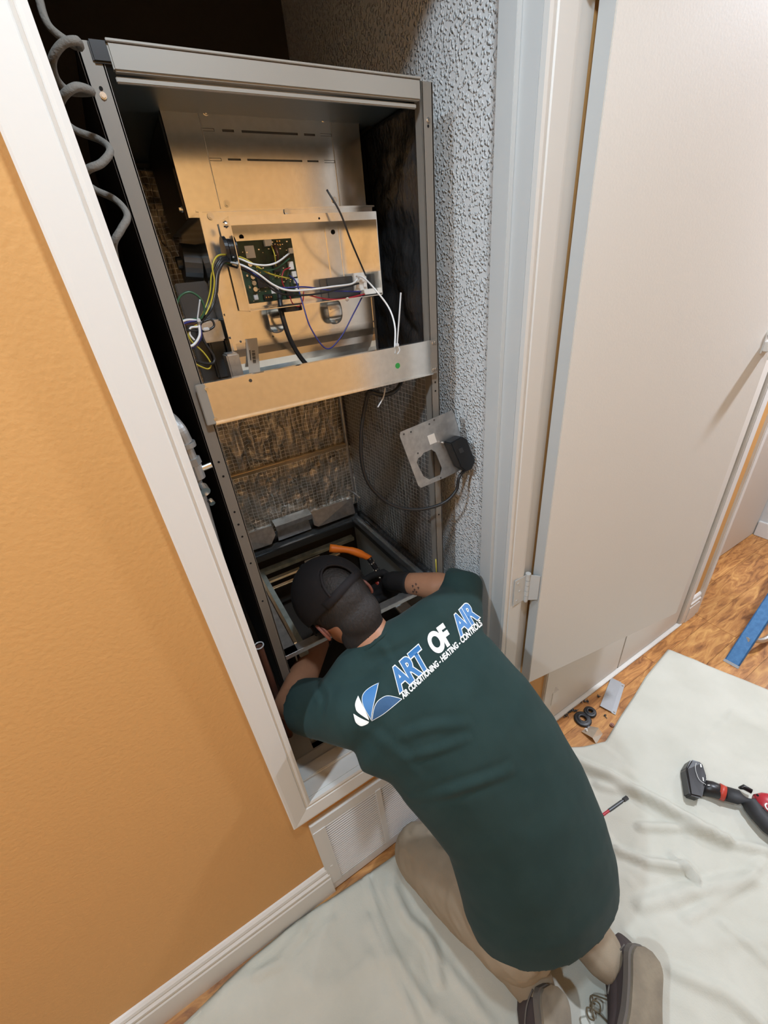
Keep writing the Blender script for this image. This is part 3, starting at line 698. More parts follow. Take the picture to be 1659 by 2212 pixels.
# circuit board
BX0, BX1, BZ0, BZ1, BY = 0.234, 0.343, 1.582, 1.686, 0.322
pcb = bx('circuit_board', (BX0, BY, BZ0), (BX1, BY + 0.0016, BZ1), M['pcb'], fu)
bm = bmesh.new(); box(bm, (BX0 - 0.002, BY + 0.002, BZ0 - 0.006), (BX1 + 0.008, BY + 0.012, BZ1 + 0.004)); mesh_obj('board_carrier', bm, M['galv'], fu)
def comp(name, L, m):
    bm = bmesh.new()
    for (x, z, wx, wz, h) in L: box(bm, (x - wx/2, BY - h, z - wz/2), (x + wx/2, BY, z + wz/2), 0.0006)
    return mesh_obj(name, bm, m, pcb)
comp('connector', [(0.293, 1.680, 0.014, 0.010, 0.010), (0.336, 1.665, 0.009, 0.009, 0.008), (0.331, 1.640, 0.010, 0.014, 0.008), (0.334, 1.625, 0.009, 0.010, 0.009), (0.336, 1.613, 0.009, 0.009, 0.009), (0.336, 1.600, 0.008, 0.008, 0.008)], M['paper'])
comp('relay', [(0.306, 1.668, 0.010, 0.016, 0.010), (0.300, 1.640, 0.014, 0.018, 0.012), (0.270, 1.618, 0.026, 0.022, 0.006), (0.272, 1.590, 0.018, 0.010, 0.010), (0.318, 1.592, 0.014, 0.014, 0.010)], M['black'])
comp('sticker', [(0.257, 1.668, 0.018, 0.020, 0.0006), (0.2905, 1.601, 0.016, 0.012, 0.0008)], M['paper'])
comp('capacitor', [(0.248, 1.592, 0.008, 0.009, 0.008)], M['nylon'])
bm = bmesh.new()
for i in range(5): cyl(bm, (0.2500 + i*0.0002, BY, 1.648 - i*0.0105), (0.2500, BY - 0.008, 1.648 - i*0.0105), 0.0042, 14)
for i in range(2): cyl(bm, (0.241, BY, 1.63 - i*0.02), (0.241, BY - 0.003, 1.63 - i*0.02), 0.002, 10)
mesh_obj('terminal', bm, M['tin'], pcb)
bm = bmesh.new()
for i in range(4):
    for j in range(2): cyl(bm, (0.262 + j*0.005, BY, 1.642 - i*0.0045), (0.262 + j*0.005, BY - 0.005, 1.642 - i*0.0045), 0.0012, 8)
for i in range(2):
    for j in range(2): cyl(bm, (0.312 + i*0.005, BY, 1.682 - j*0.006), (0.312 + i*0.005, BY - 0.005, 1.682 - j*0.006), 0.0014, 8)
for i in range(3): cyl(bm, (0.267 + i*0.005, BY - 0.009, 1.590), (0.267 + i*0.005, BY - 0.011, 1.590), 0.0013, 8)
mesh_obj('brass_terminal', bm, M['brass'], pcb)
bm = bmesh.new()
for i in range(70):
    x = random.uniform(BX0 + 0.004, BX1 - 0.004); z = random.uniform(BZ0 + 0.004, BZ1 - 0.004); s = random.uniform(0.0006, 0.0016)
    box(bm, (x - s, BY - 0.0015, z - s*0.6), (x + s, BY, z + s*0.6))
o = mesh_obj('solder_chip', bm, M['tin'], pcb); o['kind'] = 'stuff'
# white relay at right with its wires
rl = bmesh.new(); rp = hy(777, 610, 0.30)
box(rl, (rp.x - 0.016, 0.293, rp.z - 0.016), (rp.x + 0.014, 0.325, rp.z + 0.018), 0.001)
for i in range(3): box(rl, (rp.x - 0.014 + i*0.009, 0.289, rp.z - 0.010 + (i % 2)*0.012), (rp.x - 0.007 + i*0.009, 0.293, rp.z + 0.000 + (i % 2)*0.012), 0.0008)
box(rl, (rp.x - 0.002, 0.28, rp.z - 0.024), (rp.x + 0.028, 0.30, rp.z - 0.014), 0.001)
mesh_obj('transformer_plug', rl, M['paper'], fu)
bx('transformer', (0.395, 0.300, EZ0 + 0.002), (0.470, 0.337, 1.612), M['darkmetal'], fu, bev=0.002)
bx('transformer', (0.470, 0.312, EZ0 + 0.002), (0.498, 0.337, 1.612), M['darkmetal'], fu, bev=0.002)
def pw_(L): return [hy(u, v, y) for u, v, y in L]
def W(name, L, r, m): return wire(name, pw_(L), r, m, fu)
W('white_wire', [(492, 552, .30), (520, 560, .27), (545, 570, .26), (575, 573, .26), (600, 566, .27), (625, 547, .31)], 0.0016, M['wwhite'])
W('white_wire', [(492, 566, .30), (520, 572, .26), (555, 590, .25), (590, 615, .25), (622, 627, .25), (665, 626, .25), (720, 619, .255), (760, 613, .27), (775, 600, .285)], 0.0018, M['wwhite'])
W('white_wire', [(770, 597, .285), (785, 600, .26), (810, 625, .23), (840, 665, .21), (853, 705, .195), (853, 750, .188)], 0.0018, M['wwhite'])
W('black_wire', [(706, 410, .24), (735, 460, .23), (760, 525, .235), (790, 595, .28)], 0.0018, M['wblack'])
W('black_wire', [(492, 572, .30), (530, 585, .262), (570, 610, .255), (600, 632, .255), (645, 638, .26), (700, 632, .27), (775, 612, .285)], 0.0018, M['wblack'])
W('black_wire', [(500, 562, .30), (540, 580, .265), (580, 612, .26), (600, 628, .26)], 0.0022, M['wblack'])
W('red_wire', [(660, 636, .27), (700, 645, .27), (740, 646, .27), (800, 632, .285)], 0.0014, M['wred'])
W('red_wire', [(627, 578, .31), (613, 585, .30), (609, 605, .295), (616, 625, .30)], 0.0012, M['wred'])
W('red_wire', [(626, 640, .30), (632, 655, .27), (645, 662, .26), (654, 650, .27), (656, 630, .29)], 0.0012, M['wred'])
W('blue_wire', [(625, 595, .31), (640, 610, .28), (655, 660, .25), (672, 710, .235), (705, 753, .23), (735, 730, .235), (765, 675, .25), (783, 640, .27)], 0.0014, M['wblue'])
W('blue_wire', [(500, 560, .30), (550, 592, .27), (600, 620, .27), (660, 620, .27), (720, 628, .28), (780, 630, .285)], 0.0014, M['wblue'])
W('yellow_wire', [(492, 548, .30), (530, 560, .275), (580, 590, .27), (625, 602, .305)], 0.0014, M['wyellow'])
W('yellow_wire', [(586, 530, .30), (593, 550, .29), (596, 575, .30)], 0.0011, M['wyellow'])
W('brown_wire', [(592, 530, .30), (600, 548, .29), (600, 565, .30)], 0.0020, M['wbrown'])
W('green_wire', [(492, 556, .30), (540, 578, .27), (590, 582, .27), (626, 558, .31)], 0.0014, M['wgreen'])
W('power_cable', [(603, 630, .30), (606, 660, .285), (612, 690, .275), (630, 740, .28), (660, 785, .29), (700, 815, .30)], 0.0050, M['wblack'])
# harness on the left
for i, (c, dxx, r_) in enumerate(((M['wblack'], 0, 0.0026), (M['wblack'], 4, 0.0026), (M['nylon'], 7, 0.0016), (M['wblack'], 10, 0.0024), (M['wyellow'], -4, 0.0015), (M['wgreen'], -1, 0.0015))):
    W('harness_wire', [(500 , 556 + i*3, .295), (478 + dxx*0.6, 560 + i*2, .275), (462 + dxx, 590, .27), (458 + dxx, 630, .27), (448 + dxx, 665, .265), (434 + dxx*0.5, 690, .25), (430, 705, .245)], r_, c)
W('yellow_wire', [(492, 550, .295), (470, 553, .27), (459, 575, .262), (463, 610, .262), (455, 655, .262), (436, 695, .25)], 0.0015, M['wyellow'])
W('green_wire', [(432, 688, .245), (415, 690, .24), (394, 690, .24), (382, 670, .24), (388, 642, .24), (410, 631, .24), (433, 645, .24), (442, 670, .243), (434, 690, .245)], 0.0018, M['wgreen'])
W('white_wire', [(428, 692, .243), (405, 691, .235), (386, 698, .225)], 0.0020, M['wwhite'])
W('white_wire', [(428, 690, .243), (428, 705, .24), (412, 708, .235), (410, 722, .235), (420, 735, .235)], 0.0018, M['wwhite'])
W('white_wire', [(430, 700, .24), (431, 725, .235), (418, 745, .23), (400, 749, .225)], 0.0022, M['wwhite'])
W('blue_wire', [(432, 700, .243), (434, 728, .238), (420, 749, .233), (402, 753, .228)], 0.0018, M['wblue'])
W('yellow_wire', [(428, 700, .243), (408, 715, .236), (412, 735, .236), (440, 762, .24), (455, 785, .24), (448, 797, .235), (415, 783, .225)], 0.0015, M['wyellow'])
W('black_wire', [(430, 700, .243), (440, 735, .24), (462, 770, .24), (458, 785, .236), (430, 782, .23), (410, 768, .225)], 0.0024, M['wblack'])
W('black_wire', [(432, 698, .25), (455, 690, .25), (462, 705, .25), (440, 715, .245), (400, 712, .23), (392, 705, .225)], 0.0020, M['wblack'])
W('brown_wire', [(425, 700, .243), (405, 700, .235), (390, 708, .225)], 0.0018, M['wbrown'])
W('blue_wire', [(432, 692, .244), (410, 695, .236), (388, 703, .226)], 0.0016, M['wblue'])
W('zip_tie', [(432, 647, .238), (429, 670, .238), (427, 688, .238), (431, 693, .236)], 0.0013, M['nylon'])
bm = bmesh.new(); p = hy(446, 711, 0.235); box(bm, p - Vector((0.006, 0.002, 0.003)), p + Vector((0.005, 0.002, 0.003)), 0.0015); p = hy(429, 692, 0.236); box(bm, p - Vector((0.003, 0.003, 0.003)), p + Vector((0.003, 0.003, 0.003)), 0.001)
mesh_obj('zip_tie', bm, M['nylon'], fu)

# cross brace
BR0, BR1, BT, BBt = 0.090, 0.574, 1.474, 1.404
bm = bmesh.new()
box(bm, (BR0, 0.186, BBt), (BR1, 0.1885, BT), 0.0006); box(bm, (BR0, 0.178, BBt - 0.001), (BR1 - 0.002, 0.19, BBt + 0.0015), 0.0005); box(bm, (BR0, 0.186, BT - 0.001), (BR1, 0.20, BT + 0.0005), 0.0004)
br = mesh_obj('cross_brace', bm, M['galv'], fu)
bx('brace_tab', (BR0 - 0.014, 0.1845, BBt - 0.001), (BR0 + 0.002, 0.1875, BT + 0.001), M['rail'], br, bev=0.002)
bx('brace_tab', (BR1 - 0.004, 0.1845, BBt - 0.002), (BR1 + 0.014, 0.1875, BT + 0.001), M['taupe'], br, bev=0.002)
bm = bmesh.new()
for (x, z) in ((BR0 + 0.003, BT - 0.008), (BR0 + 0.003, BBt + 0.008), (BR1 + 0.003, BT - 0.006), (BR1 + 0.003, BBt + 0.008), (BR1 + 0.009, BT - 0.006), (BR1 + 0.009, BBt + 0.008)): screw_bm(bm, (x, 0.1855, z), (0, -1, 0), 0.0024, 0.003)
mesh_obj('screw', bm, M['tin'], br)
bm = bmesh.new(); p = hy(541, 822, 0.186); cyl(bm, p, p - Vector((0, 0.0008, 0)), 0.003, 14); mesh_obj('screw_hole', bm, M['darkmetal'], br)
bm = bmesh.new(); p = hy(859, 790, 0.186); cyl(bm, p, p - Vector((0, 0.0006, 0)), 0.0058, 20); mesh_obj('green_sticker', bm, M['greendot'], br)
bm = bmesh.new(); tube(bm, [hy(866, 632, 0.178), hy(862, 690, 0.178), hy(858, 742, 0.180)], 0.0016, 6); p = hy(858, 745, 0.180); box(bm, p - Vector((0.003, 0.003, 0.003)), p + Vector((0.003, 0.003, 0.003)), 0.0008)
tube(bm, [p, p + Vector((0.004, -0.002, -0.010)), p + Vector((0.0, 0.001, -0.018))], 0.0012, 6)
mesh_obj('zip_tie', bm, M['nylon'], br)
wire('zip_tie', pw_([(832, 838, .21), (828, 858, .205), (816, 880, .20)]), 0.0016, M['nylon'], fu)
wire('foil_strip', pw_([(745, 1058, .60), (760, 1062, .57), (778, 1076, .54)]), 0.003, M['galvdull'], fu)
wire('seal_strip', [(0.5755, FY + 0.004, 0.87), (0.5755, FY + 0.002, 0.80)], 0.002, M['wyellow'], fu)

# hanging knockout plate with connector and cable
kp = thing('outlet_plate', 'loose galvanised cover plate with a cut-out dangling on a black cable at the furnace edge', 'plate')
K = [hy(860, 935, .150), hy(978, 885, .168), hy(1012, 1010, .160), hy(905, 1055, .142)]
ku = (K[1] - K[0]); kv = (K[3] - K[0]); kn = ku.cross(kv).normalized()
if kn.y > 0: kn = -kn
def kp_(u, v, off=0.0):
    a = K[0].lerp(K[1], u); b2 = K[3].lerp(K[2], u); return a.lerp(b2, v) + kn * off
hole = [(0.155, 0.50), (0.22, 0.49), (0.28, 0.45), (0.42, 0.45), (0.475, 0.52), (0.50, 0.82), (0.43, 0.92), (0.22, 0.92), (0.14, 0.82), (0.11, 0.56)]
outer = [(0.0, 0.06), (0.03, 0.0), (0.5, 0), (0.97, 0.0), (1.0, 0.05), (1.0, 0.5), (1.0, 0.97), (0.5, 1.0), (0.03, 1.0), (0.0, 0.94), (0.0, 0.5)]
def plate_bm():
    bm = bmesh.new()
    ov = [bm.verts.new(kp_(u, v)) for u, v in outer]; hv = [bm.verts.new(kp_(u, v)) for u, v in hole]
    es = [bm.edges.new((ov[i], ov[(i+1) % len(ov)])) for i in range(len(ov))] + [bm.edges.new((hv[i], hv[(i+1) % len(hv)])) for i in range(len(hv))]
    bmesh.ops.triangle_fill(bm, use_beauty=True, use_dissolve=False, edges=es)
    return bm
o = mesh_obj('plate', plate_bm(), M['galvdull'], kp); s = o.modifiers.new('t', 'SOLIDIFY'); s.thickness = 0.0015
bm = bmesh.new(); a = [kp_(1.0, 0.03), kp_(1.0, 0.97), kp_(1.02, 0.97, -0.018), kp_(1.02, 0.03, -0.018)]; poly_prism(bm, a, kn * 0.0015 + (K[1]-K[0]).normalized() * 0.001); mesh_obj('folded_edge', bm, M['darkmetal'], kp)
bm = bmesh.new()
for (u, v) in ((0.07, 0.05), (0.19, 0.06), (0.52, 0.06), (0.62, 0.03), (0.18, 0.42), (0.42, 0.97)): cyl(bm, kp_(u, v, -0.001), kp_(u, v, 0.0022), 0.0022, 10)
mesh_obj('screw_hole', bm, M['darkmetal'], kp)
bm = bmesh.new(); poly_prism(bm, [kp_(0.42, 0.22, 0.002), kp_(0.55, 0.22, 0.002), kp_(0.55, 0.37, 0.002), kp_(0.42, 0.37, 0.002)], kn * 0.0005); mesh_obj('sticker', bm, M['paper'], kp)
bm = bmesh.new()
cs = [(0.66, 0.40), (0.90, 0.38), (0.98, 0.46), (1.02, 0.86), (0.92, 0.96), (0.80, 0.96), (0.72, 0.86)]
poly_prism(bm, [kp_(u, v, 0.002) for u, v in cs], kn * 0.026)
bmesh.ops.bevel(bm, geom=list(bm.edges), offset=0.0022, segments=2, affect='EDGES')
pl = mesh_obj('plug_housing', bm, M['rubber'], kp)
bm = bmesh.new(); poly_prism(bm, [kp_(0.76, 0.54, 0.028), kp_(0.84, 0.54, 0.028), kp_(0.85, 0.62, 0.028), kp_(0.77, 0.62, 0.028)], kn * 0.001); mesh_obj('emblem_window', bm, M['darkmetal'], pl)
bm = bmesh.new(); c = kp_(0.62, 0.40, 0.004); cyl(bm, c, c + kn * 0.008, 0.0024, 10); mesh_obj('screw', bm, M['tin'], kp)
cb = wire('black_cable', [kp_(0.93, 0.95, 0.012)] + pw_([(992, 1030, .145), (985, 1060, .145), (955, 1088, .15), (900, 1101, .17), (845, 1090, .19), (800, 1050, .21), (782, 1000, .22), (780, 940, .225), (786, 890, .225), (795, 850, .22), (800, 838, .225)]), 0.0042, M['rubber'], kp)
wire('cable_loop', pw_([(800, 846, .22), (830, 853, .21), (855, 843, .21), (866, 822, .22), (858, 800, .24)]), 0.0050, M['rubber'], kp)
o = bx('cable_clamp', tuple(hy(808, 848, .22) - Vector((0.02, 0.006, 0.004))), tuple(hy(808, 848, .22) + Vector((0.012, 0.006, 0.006))), M['black'], kp, bev=0.002)

# coiled grey cable at the upper left
wire_o = wire('coiled_cable', pw_([(75, -60, .16), (85, 0, .15), (105, 55, .14), (150, 92, .14), (172, 100, .135), (165, 88, .12), (135, 95, .12), (113, 130, .13), (122, 170, .15), (150, 197, .16), (198, 198, .13), (165, 188, .11), (135, 210, .115), (128, 245, .15), (160, 280, .16), (215, 302, .15), (238, 325, .12), (220, 352, .11), (190, 366, .11), (175, 385, .13), (205, 410, .15), (250, 432, .14), (275, 465, .12), (262, 495, .11), (246, 525, .11), (250, 560, .13)]), 0.0042, M['cabgrey'])
tag(wire_o, 'dusty grey coiled cable hanging left of the furnace cabinet', 'cable')
# gas line between casing and furnace
gp = thing('gas_pipe', 'galvanised gas pipe with elbow and shut-off valve behind the left casing', 'pipe')
gx, gy = 0.018, 0.13
bm = bmesh.new()
tube(bm, [(gx - 0.03, gy + 0.05, 1.435), (gx - 0.005, gy + 0.02, 1.440), (gx + 0.006, gy, 1.425), (gx + 0.010, gy, 1.400)], 0.014, 16)
cyl(bm, (gx + 0.010, gy, 1.400), (gx + 0.010, gy, 1.392), 0.017, 20); cyl(bm, (gx + 0.010, gy, 1.392), (gx + 0.011, gy, 1.372), 0.011, 16)
cyl(bm, (gx + 0.011, gy, 1.372), (gx + 0.012, gy, 1.360), 0.015, 6); cyl(bm, (gx + 0.012, gy, 1.360), (gx + 0.012, gy, 1.335), 0.013, 16)
cyl(bm, (gx + 0.008, gy, 1.335), (gx - 0.030, gy, 0.53), 0.0095, 16)
mesh_obj('pipe_run', bm, M['iron'], gp, smooth=False)
bm = bmesh.new(); cyl(bm, (gx + 0.018, gy, 1.349), (gx + 0.040, gy, 1.352), 0.0055, 12); cyl(bm, (gx + 0.012, gy - 0.012, 1.322), (gx + 0.014, gy - 0.024, 1.316), 0.010, 14); cyl(bm, (gx + 0.018, gy - 0.016, 1.296), (gx + 0.02, gy - 0.024, 1.292), 0.005, 12)
mesh_obj('valve_stem', bm, M['tin'], gp)
cp = thing('drain_pipe', 'short brown pipe with white ring standing low behind the left casing', 'pipe')
bm = bmesh.new(); q_ = hy(560, 1397, 0.185); cyl(bm, (q_.x, 0.185, 0.503), q_, 0.009, 16); mesh_obj('pipe_run', bm, M['copper'], cp)
bm = bmesh.new(); tube(bm, [(q_.x + 0.011*math.cos(a*PI/6), 0.185 + 0.011*math.sin(a*PI/6), q_.z + 0.004) for a in range(13)], 0.0016, 6, 3); mesh_obj('ring', bm, M['nylon'], cp)

# ------------------------------------------------------------------ drop cloth
def seg_d(p, a, b2):
    ab = b2 - a; t = max(0, min(1, (p - a).dot(ab) / ab.length_squared)); return (p - (a + ab*t)).length, t
topedge = [(-2.0, -0.06), (-0.80, -0.07), (-0.434, -0.045), (-0.254, -0.022), (-0.10, -0.018), (-0.005, -0.026), (0.10, -0.034), (0.24, -0.040), (0.55, -0.07), (0.80, -0.115), (0.916, -0.099), (0.98, -0.140), (1.06, -0.172), (1.09, -0.165), (1.20, -0.140), (1.314, -0.119), (1.45, -0.09), (1.673, -0.062)]
def ytop(x):
    for (a, ya), (b2, yb) in zip(topedge, topedge[1:]):
        if x <= b2: t = (x - a) / (b2 - a); return ya + (yb - ya) * max(0, t)
    return topedge[-1][1]
folds = []
for (pts, wdt, h) in (
    ([(1240, 1650), (1330, 1690), (1420, 1740), (1500, 1790), (1560, 1815)], 0.022, 0.022),
    ([(1290, 1700), (1380, 1720), (1460, 1760), (1530, 1800)], 0.016, 0.010),
    ([(1380, 1790), (1470, 1790), (1560, 1820), (1659, 1840)], 0.014, 0.012),
    ([(1330, 1840), (1400, 1870), (1480, 1880), (1500, 1900)], 0.014, 0.016),
    ([(1450, 1850), (1500, 1905)], 0.010, 0.012),
    ([(1300, 1800), (1345, 1850)], 0.006, 0.006),
    ([(1380, 1960), (1480, 1930), (1620, 1900)], 0.02, 0.010),
    ([(1480, 1990), (1580, 1930), (1650, 1860)], 0.012, 0.006),
    ([(1560, 2000), (1659, 2080)], 0.012, 0.006),
    ([(860, 1850), (850, 1920), (880, 1990), (930, 2040), (950, 2120)], 0.016, 0.014),
    ([(790, 1890), (820, 1990), (860, 2080), (930, 2190)], 0.010, 0.010),
    ([(700, 1930), (660, 2010), (610, 2080), (560, 2110)], 0.014, 0.008),
    ([(720, 1990), (640, 2080), (520, 2120), (440, 2200)], 0.010, 0.005),
    ([(800, 1990), (860, 2120), (900, 2212)], 0.016, 0.006),
    ([(940, 2060), (1010, 2150), (1060, 2212)], 0.014, 0.008),
    ([(1450, 2100), (1560, 2150), (1640, 2212)], 0.016, 0.008)):
    W3 = [hz(u, v, 0.0).to_2d() for u, v in pts]
    folds.append((W3, wdt * 0.85, h * 1.25))
bm = bmesh.new()
NX, NY = 330, 105
X0c, X1c = -1.6, 1.673; YC = -1.05
for j in range(NY + 1): pass
grid = []
for i in range(NX + 1):
    x = X0c + (X1c - X0c) * i / NX; yt = ytop(x); col = []
    for j in range(NY + 1):
        t = j / NY; yy = yt + (YC - yt) * t
        xx = x + max(0, (x - 0.9) / 0.773) * (-0.062 - yy) * 0.33
        p = Vector((xx, yy))
        h = 0.0035 + 0.0028 * (noise.fractal(Vector((xx*5, yy*5, 1.3)), 1.0, 2.0, 3) + 0.6)
        r2 = 1 - abs(noise.fractal(Vector((xx*2.6 + 4, yy*2.6, 9.1)), 1.0, 2.0, 2)) * 2.2
        flat = 0.25 if (xx > 1.05 and yy > -0.36) else 1.0
        h += max(0, r2) ** 4 * 0.012 * flat
        r3 = 1 - abs(noise.fractal(Vector((xx*7 + 1, yy*7, 3.1)), 1.0, 2.0, 3)) * 2.6
        h += max(0, r3) ** 3 * 0.0035 * (0.35 if flat < 1 else 1.0)
        for P2, wd, hh in folds:
            dm = min(seg_d(p, a, b2)[0] for a, b2 in zip(P2, P2[1:]))
            if dm < wd * 3: h += hh * math.exp(-(dm / wd) ** 2) - hh * 0.25 * math.exp(-((dm - wd*1.6) / (wd*0.5)) ** 2)
        if j == 0: h = max(0.003, h * 0.4)
        # pressed flat under the knees and feet
        for cx_, cy_, rr in ((0.25, -0.10, 0.12), (0.50, -0.12, 0.12), (0.35, -0.48, 0.16), (0.53, -0.55, 0.12), (0.38, -0.3, 0.18)):
            dd = math.hypot(xx - cx_, yy - cy_)
            if dd < rr: h *= 0.25 + 0.75 * (dd / rr) ** 2
        for cx_, cy_, rr in ((1.23, -0.47, 0.10), (1.22, -0.40, 0.07)):
            dd = math.hypot(xx - cx_, yy - cy_)
            if dd < rr: h = min(h, 0.006 + 0.012 * (dd / rr))
        col.append(bm.verts.new((xx, yy, max(h, 0.003))))
    grid.append(col)
for i in range(NX):
    for j in range(NY): bm.faces.new((grid[i][j], grid[i][j+1], grid[i+1][j+1], grid[i+1][j]))
dc = mesh_obj('drop_cloth', bm, M['cloth'], smooth=True)
s = dc.modifiers.new('t', 'SOLIDIFY'); s.thickness = 0.0018; s.offset = -1
tag(dc, 'cream canvas drop cloth spread in creases over the wood floor', 'cloth')
bm = bmesh.new(); tube(bm, [Vector((x, ytop(x) - 0.008, 0.0055)) for x in [X0c + k*0.02 for k in range(int((X1c - X0c)/0.02))]], 0.0022, 6, 2); mesh_obj('hem', bm, M['cloth'], dc, smooth=True)

# ------------------------------------------------------------------ the technician
def loft(bm, st, seg=28):
    """st: (center, width dir, half width, half thickness)"""
    rings = []
    C_ = [Vector(s[0]) for s in st]
    for i, s in enumerate(st):
        T = C_[min(i+1, len(C_)-1)] - C_[max(i-1, 0)]; T.normalize()
        Wd = Vector(s[1]); Wd = (Wd - T * Wd.dot(T)).normalized(); B = T.cross(Wd)
        rings.append([bm.verts.new(C_[i] + Wd * (s[2] * math.cos(2*PI*k/seg)) + B * (s[3] * math.sin(2*PI*k/seg))) for k in range(seg)])
    for a, b2 in zip(rings, rings[1:]):
        for k in range(seg): bm.faces.new((a[k], a[(k+1) % seg], b2[(k+1) % seg], b2[k]))
    bm.faces.new(list(reversed(rings[0]))); bm.faces.new(rings[-1])
def limb(bm, pts, seg=20, cap=True):
    """pts: (center, radius)"""
    L_ = [(Vector(p), r_) for p, r_ in pts]
    st = []
    d0 = (L_[0][0] - L_[1][0]).normalized(); d1 = (L_[-1][0] - L_[-2][0]).normalized()
    if cap:
        for a in (0.25, 0.6, 0.87): pass
        st += [(L_[0][0] + d0 * L_[0][1] * 0.85, L_[0][1] * 0.5), (L_[0][0] + d0 * L_[0][1] * 0.5, L_[0][1] * 0.85)]
    st += L_
    if cap: st += [(L_[-1][0] + d1 * L_[-1][1] * 0.5, L_[-1][1] * 0.85), (L_[-1][0] + d1 * L_[-1][1] * 0.85, L_[-1][1] * 0.5)]
    ax = Vector((0.3, 0.2, 0.93))
    loft(bm, [(p, ax if abs((st[1][0]-st[0][0]).normalized().dot(ax)) < 0.9 else Vector((1, 0, 0)), r_, r_) for p, r_ in st], seg)
def ellipsoid(bm, c, axes, rad, su=28, sv=18):
    r_ = bmesh.ops.create_uvsphere(bm, u_segments=su, v_segments=sv, radius=1.0)
    a, b2, d = [Vector(x).normalized() for x in axes]
    for v in r_['verts']: v.co = Vector(c) + a * (v.co.x * rad[0]) + b2 * (v.co.y * rad[1]) + d * (v.co.z * rad[2])
def fuse(name, bm, m, parent, voxel=0.007, smooth=6, post=None):
    """one continuous surface out of overlapping closed forms"""
    bmesh.ops.recalc_face_normals(bm, faces=bm.faces)
    me = bpy.data.meshes.new(name + '_raw'); bm.to_mesh(me); bm.free()
    t = bpy.data.objects.new(name + '_raw', me); COL.objects.link(t)
    rm = t.modifiers.new('r', 'REMESH'); rm.mode = 'VOXEL'; rm.voxel_size = voxel
    if smooth: sm = t.modifiers.new('s', 'SMOOTH'); sm.iterations = smooth; sm.factor = 0.6
    dg = bpy.context.evaluated_depsgraph_get(); dg.update()
    ev = t.evaluated_get(dg); nm = bpy.data.meshes.new_from_object(ev)
    bpy.data.objects.remove(t); bpy.data.meshes.remove(me)
    nm.materials.clear(); nm.materials.append(m)
    if post: post(nm)
    for p in nm.polygons: p.use_smooth = True
    o = bpy.data.objects.new(name, nm); COL.objects.link(o)
    if parent: o.parent = parent
    return o
per = thing('person', 'person in a dark green t-shirt and black cap kneeling and leaning into the furnace', 'person')

HC = Vector((0.240, 0.158, 0.920))                       # head centre
crown = Vector((-0.36, 0.66, 0.62)).normalized()
bk = Vector((0.10, -0.62, 0.74)); bk = (bk - crown * bk.dot(crown)).normalized()      # back of the head
lat = crown.cross(bk).normalized()                       # ear axis
if lat.x > 0: lat = -lat                                 # points to the wearer's left / image left
NB = Vector((0.282, 0.055, 0.828))                       # neck base
SHL, ELL, WRL = Vector((0.165, -0.03, 0.765)), Vector((0.058, 0.125, 0.700)), Vector((0.235, 0.330, 0.660))
SHR, ELR, WRR = Vector((0.455, -0.03, 0.795)), Vector((0.575, 0.085, 0.835)), Vector((0.478, 0.262, 0.790))
KL, KR = Vector((0.262, -0.10, 0.075)), Vector((0.52, -0.13, 0.075))
HL, HR = Vector((0.34, -0.39, 0.25)), Vector((0.48, -0.42, 0.25))
AL, AR = hz(1150, 2115, 0.072), hz(1300, 2060, 0.080)
torso = [   # centre, half width, half thickness
    ((0.283, 0.066, 0.822), 0.066, 0.050), ((0.284, 0.042, 0.808), 0.085, 0.060), ((0.288, 0.006, 0.790), 0.150, 0.078), ((0.312, -0.045, 0.766), 0.206, 0.098),
    ((0.360, -0.105, 0.722), 0.198, 0.112), ((0.386, -0.165, 0.662), 0.198, 0.118), ((0.412, -0.225, 0.588), 0.194, 0.118),
    ((0.432, -0.285, 0.503), 0.188, 0.122), ((0.436, -0.335, 0.418), 0.192, 0.128), ((0.432, -0.378, 0.330), 0.196, 0.130), ((0.432, -0.402, 0.265), 0.190, 0.124)]
shw = Vector((1.0, -0.06, 0.07)); hpw = Vector((0.97, -0.22, 0.0))
def twist(i, n): t = i / (n - 1); return (shw * (1 - t) + hpw * t).normalized()

# body: one surface
bm = bmesh.new()
loft(bm, [(c, twist(i, len(torso)), a * 0.92, b2 * 0.92) for i, (c, a, b2) in enumerate(torso)])
limb(bm, [(NB - Vector((0, 0.05, 0.03)), 0.060), (NB, 0.058), (HC - crown * 0.05, 0.056)])
ellipsoid(bm, HC, (lat, bk, crown), (0.076, 0.094, 0.112))
ellipsoid(bm, HC - bk * 0.045 - crown * 0.055, (lat, bk, crown), (0.058, 0.055, 0.062))          # jaw
limb(bm, [(HC - bk * 0.090 - crown * 0.010, 0.008), (HC - bk * 0.112 - crown * 0.035, 0.014)], 12)   # nose
for s_ in (-1, 1): ellipsoid(bm, HC - bk * 0.086 + lat * (0.032 * s_) + crown * 0.008, (lat, bk, crown), (0.014, 0.008, 0.009), 12, 8)  # brow/eye
ellipsoid(bm, HC - bk * 0.092 - crown * 0.068, (lat, bk, crown), (0.024, 0.010, 0.008), 12, 8)       # mouth
limb(bm, [(SHL, 0.058), (SHL.lerp(ELL, 0.5), 0.050), (ELL, 0.042), (ELL.lerp(WRL, 0.35), 0.041), (WRL, 0.027), (WRL + (WRL - ELL).normalized() * 0.004, 0.025)])
limb(bm, [(SHR, 0.058), (SHR.lerp(ELR, 0.5), 0.050), (ELR, 0.041), (ELR.lerp(WRR, 0.35), 0.041), (WRR, 0.028), (WRR + (WRR - ELR).normalized() * 0.004, 0.025)])
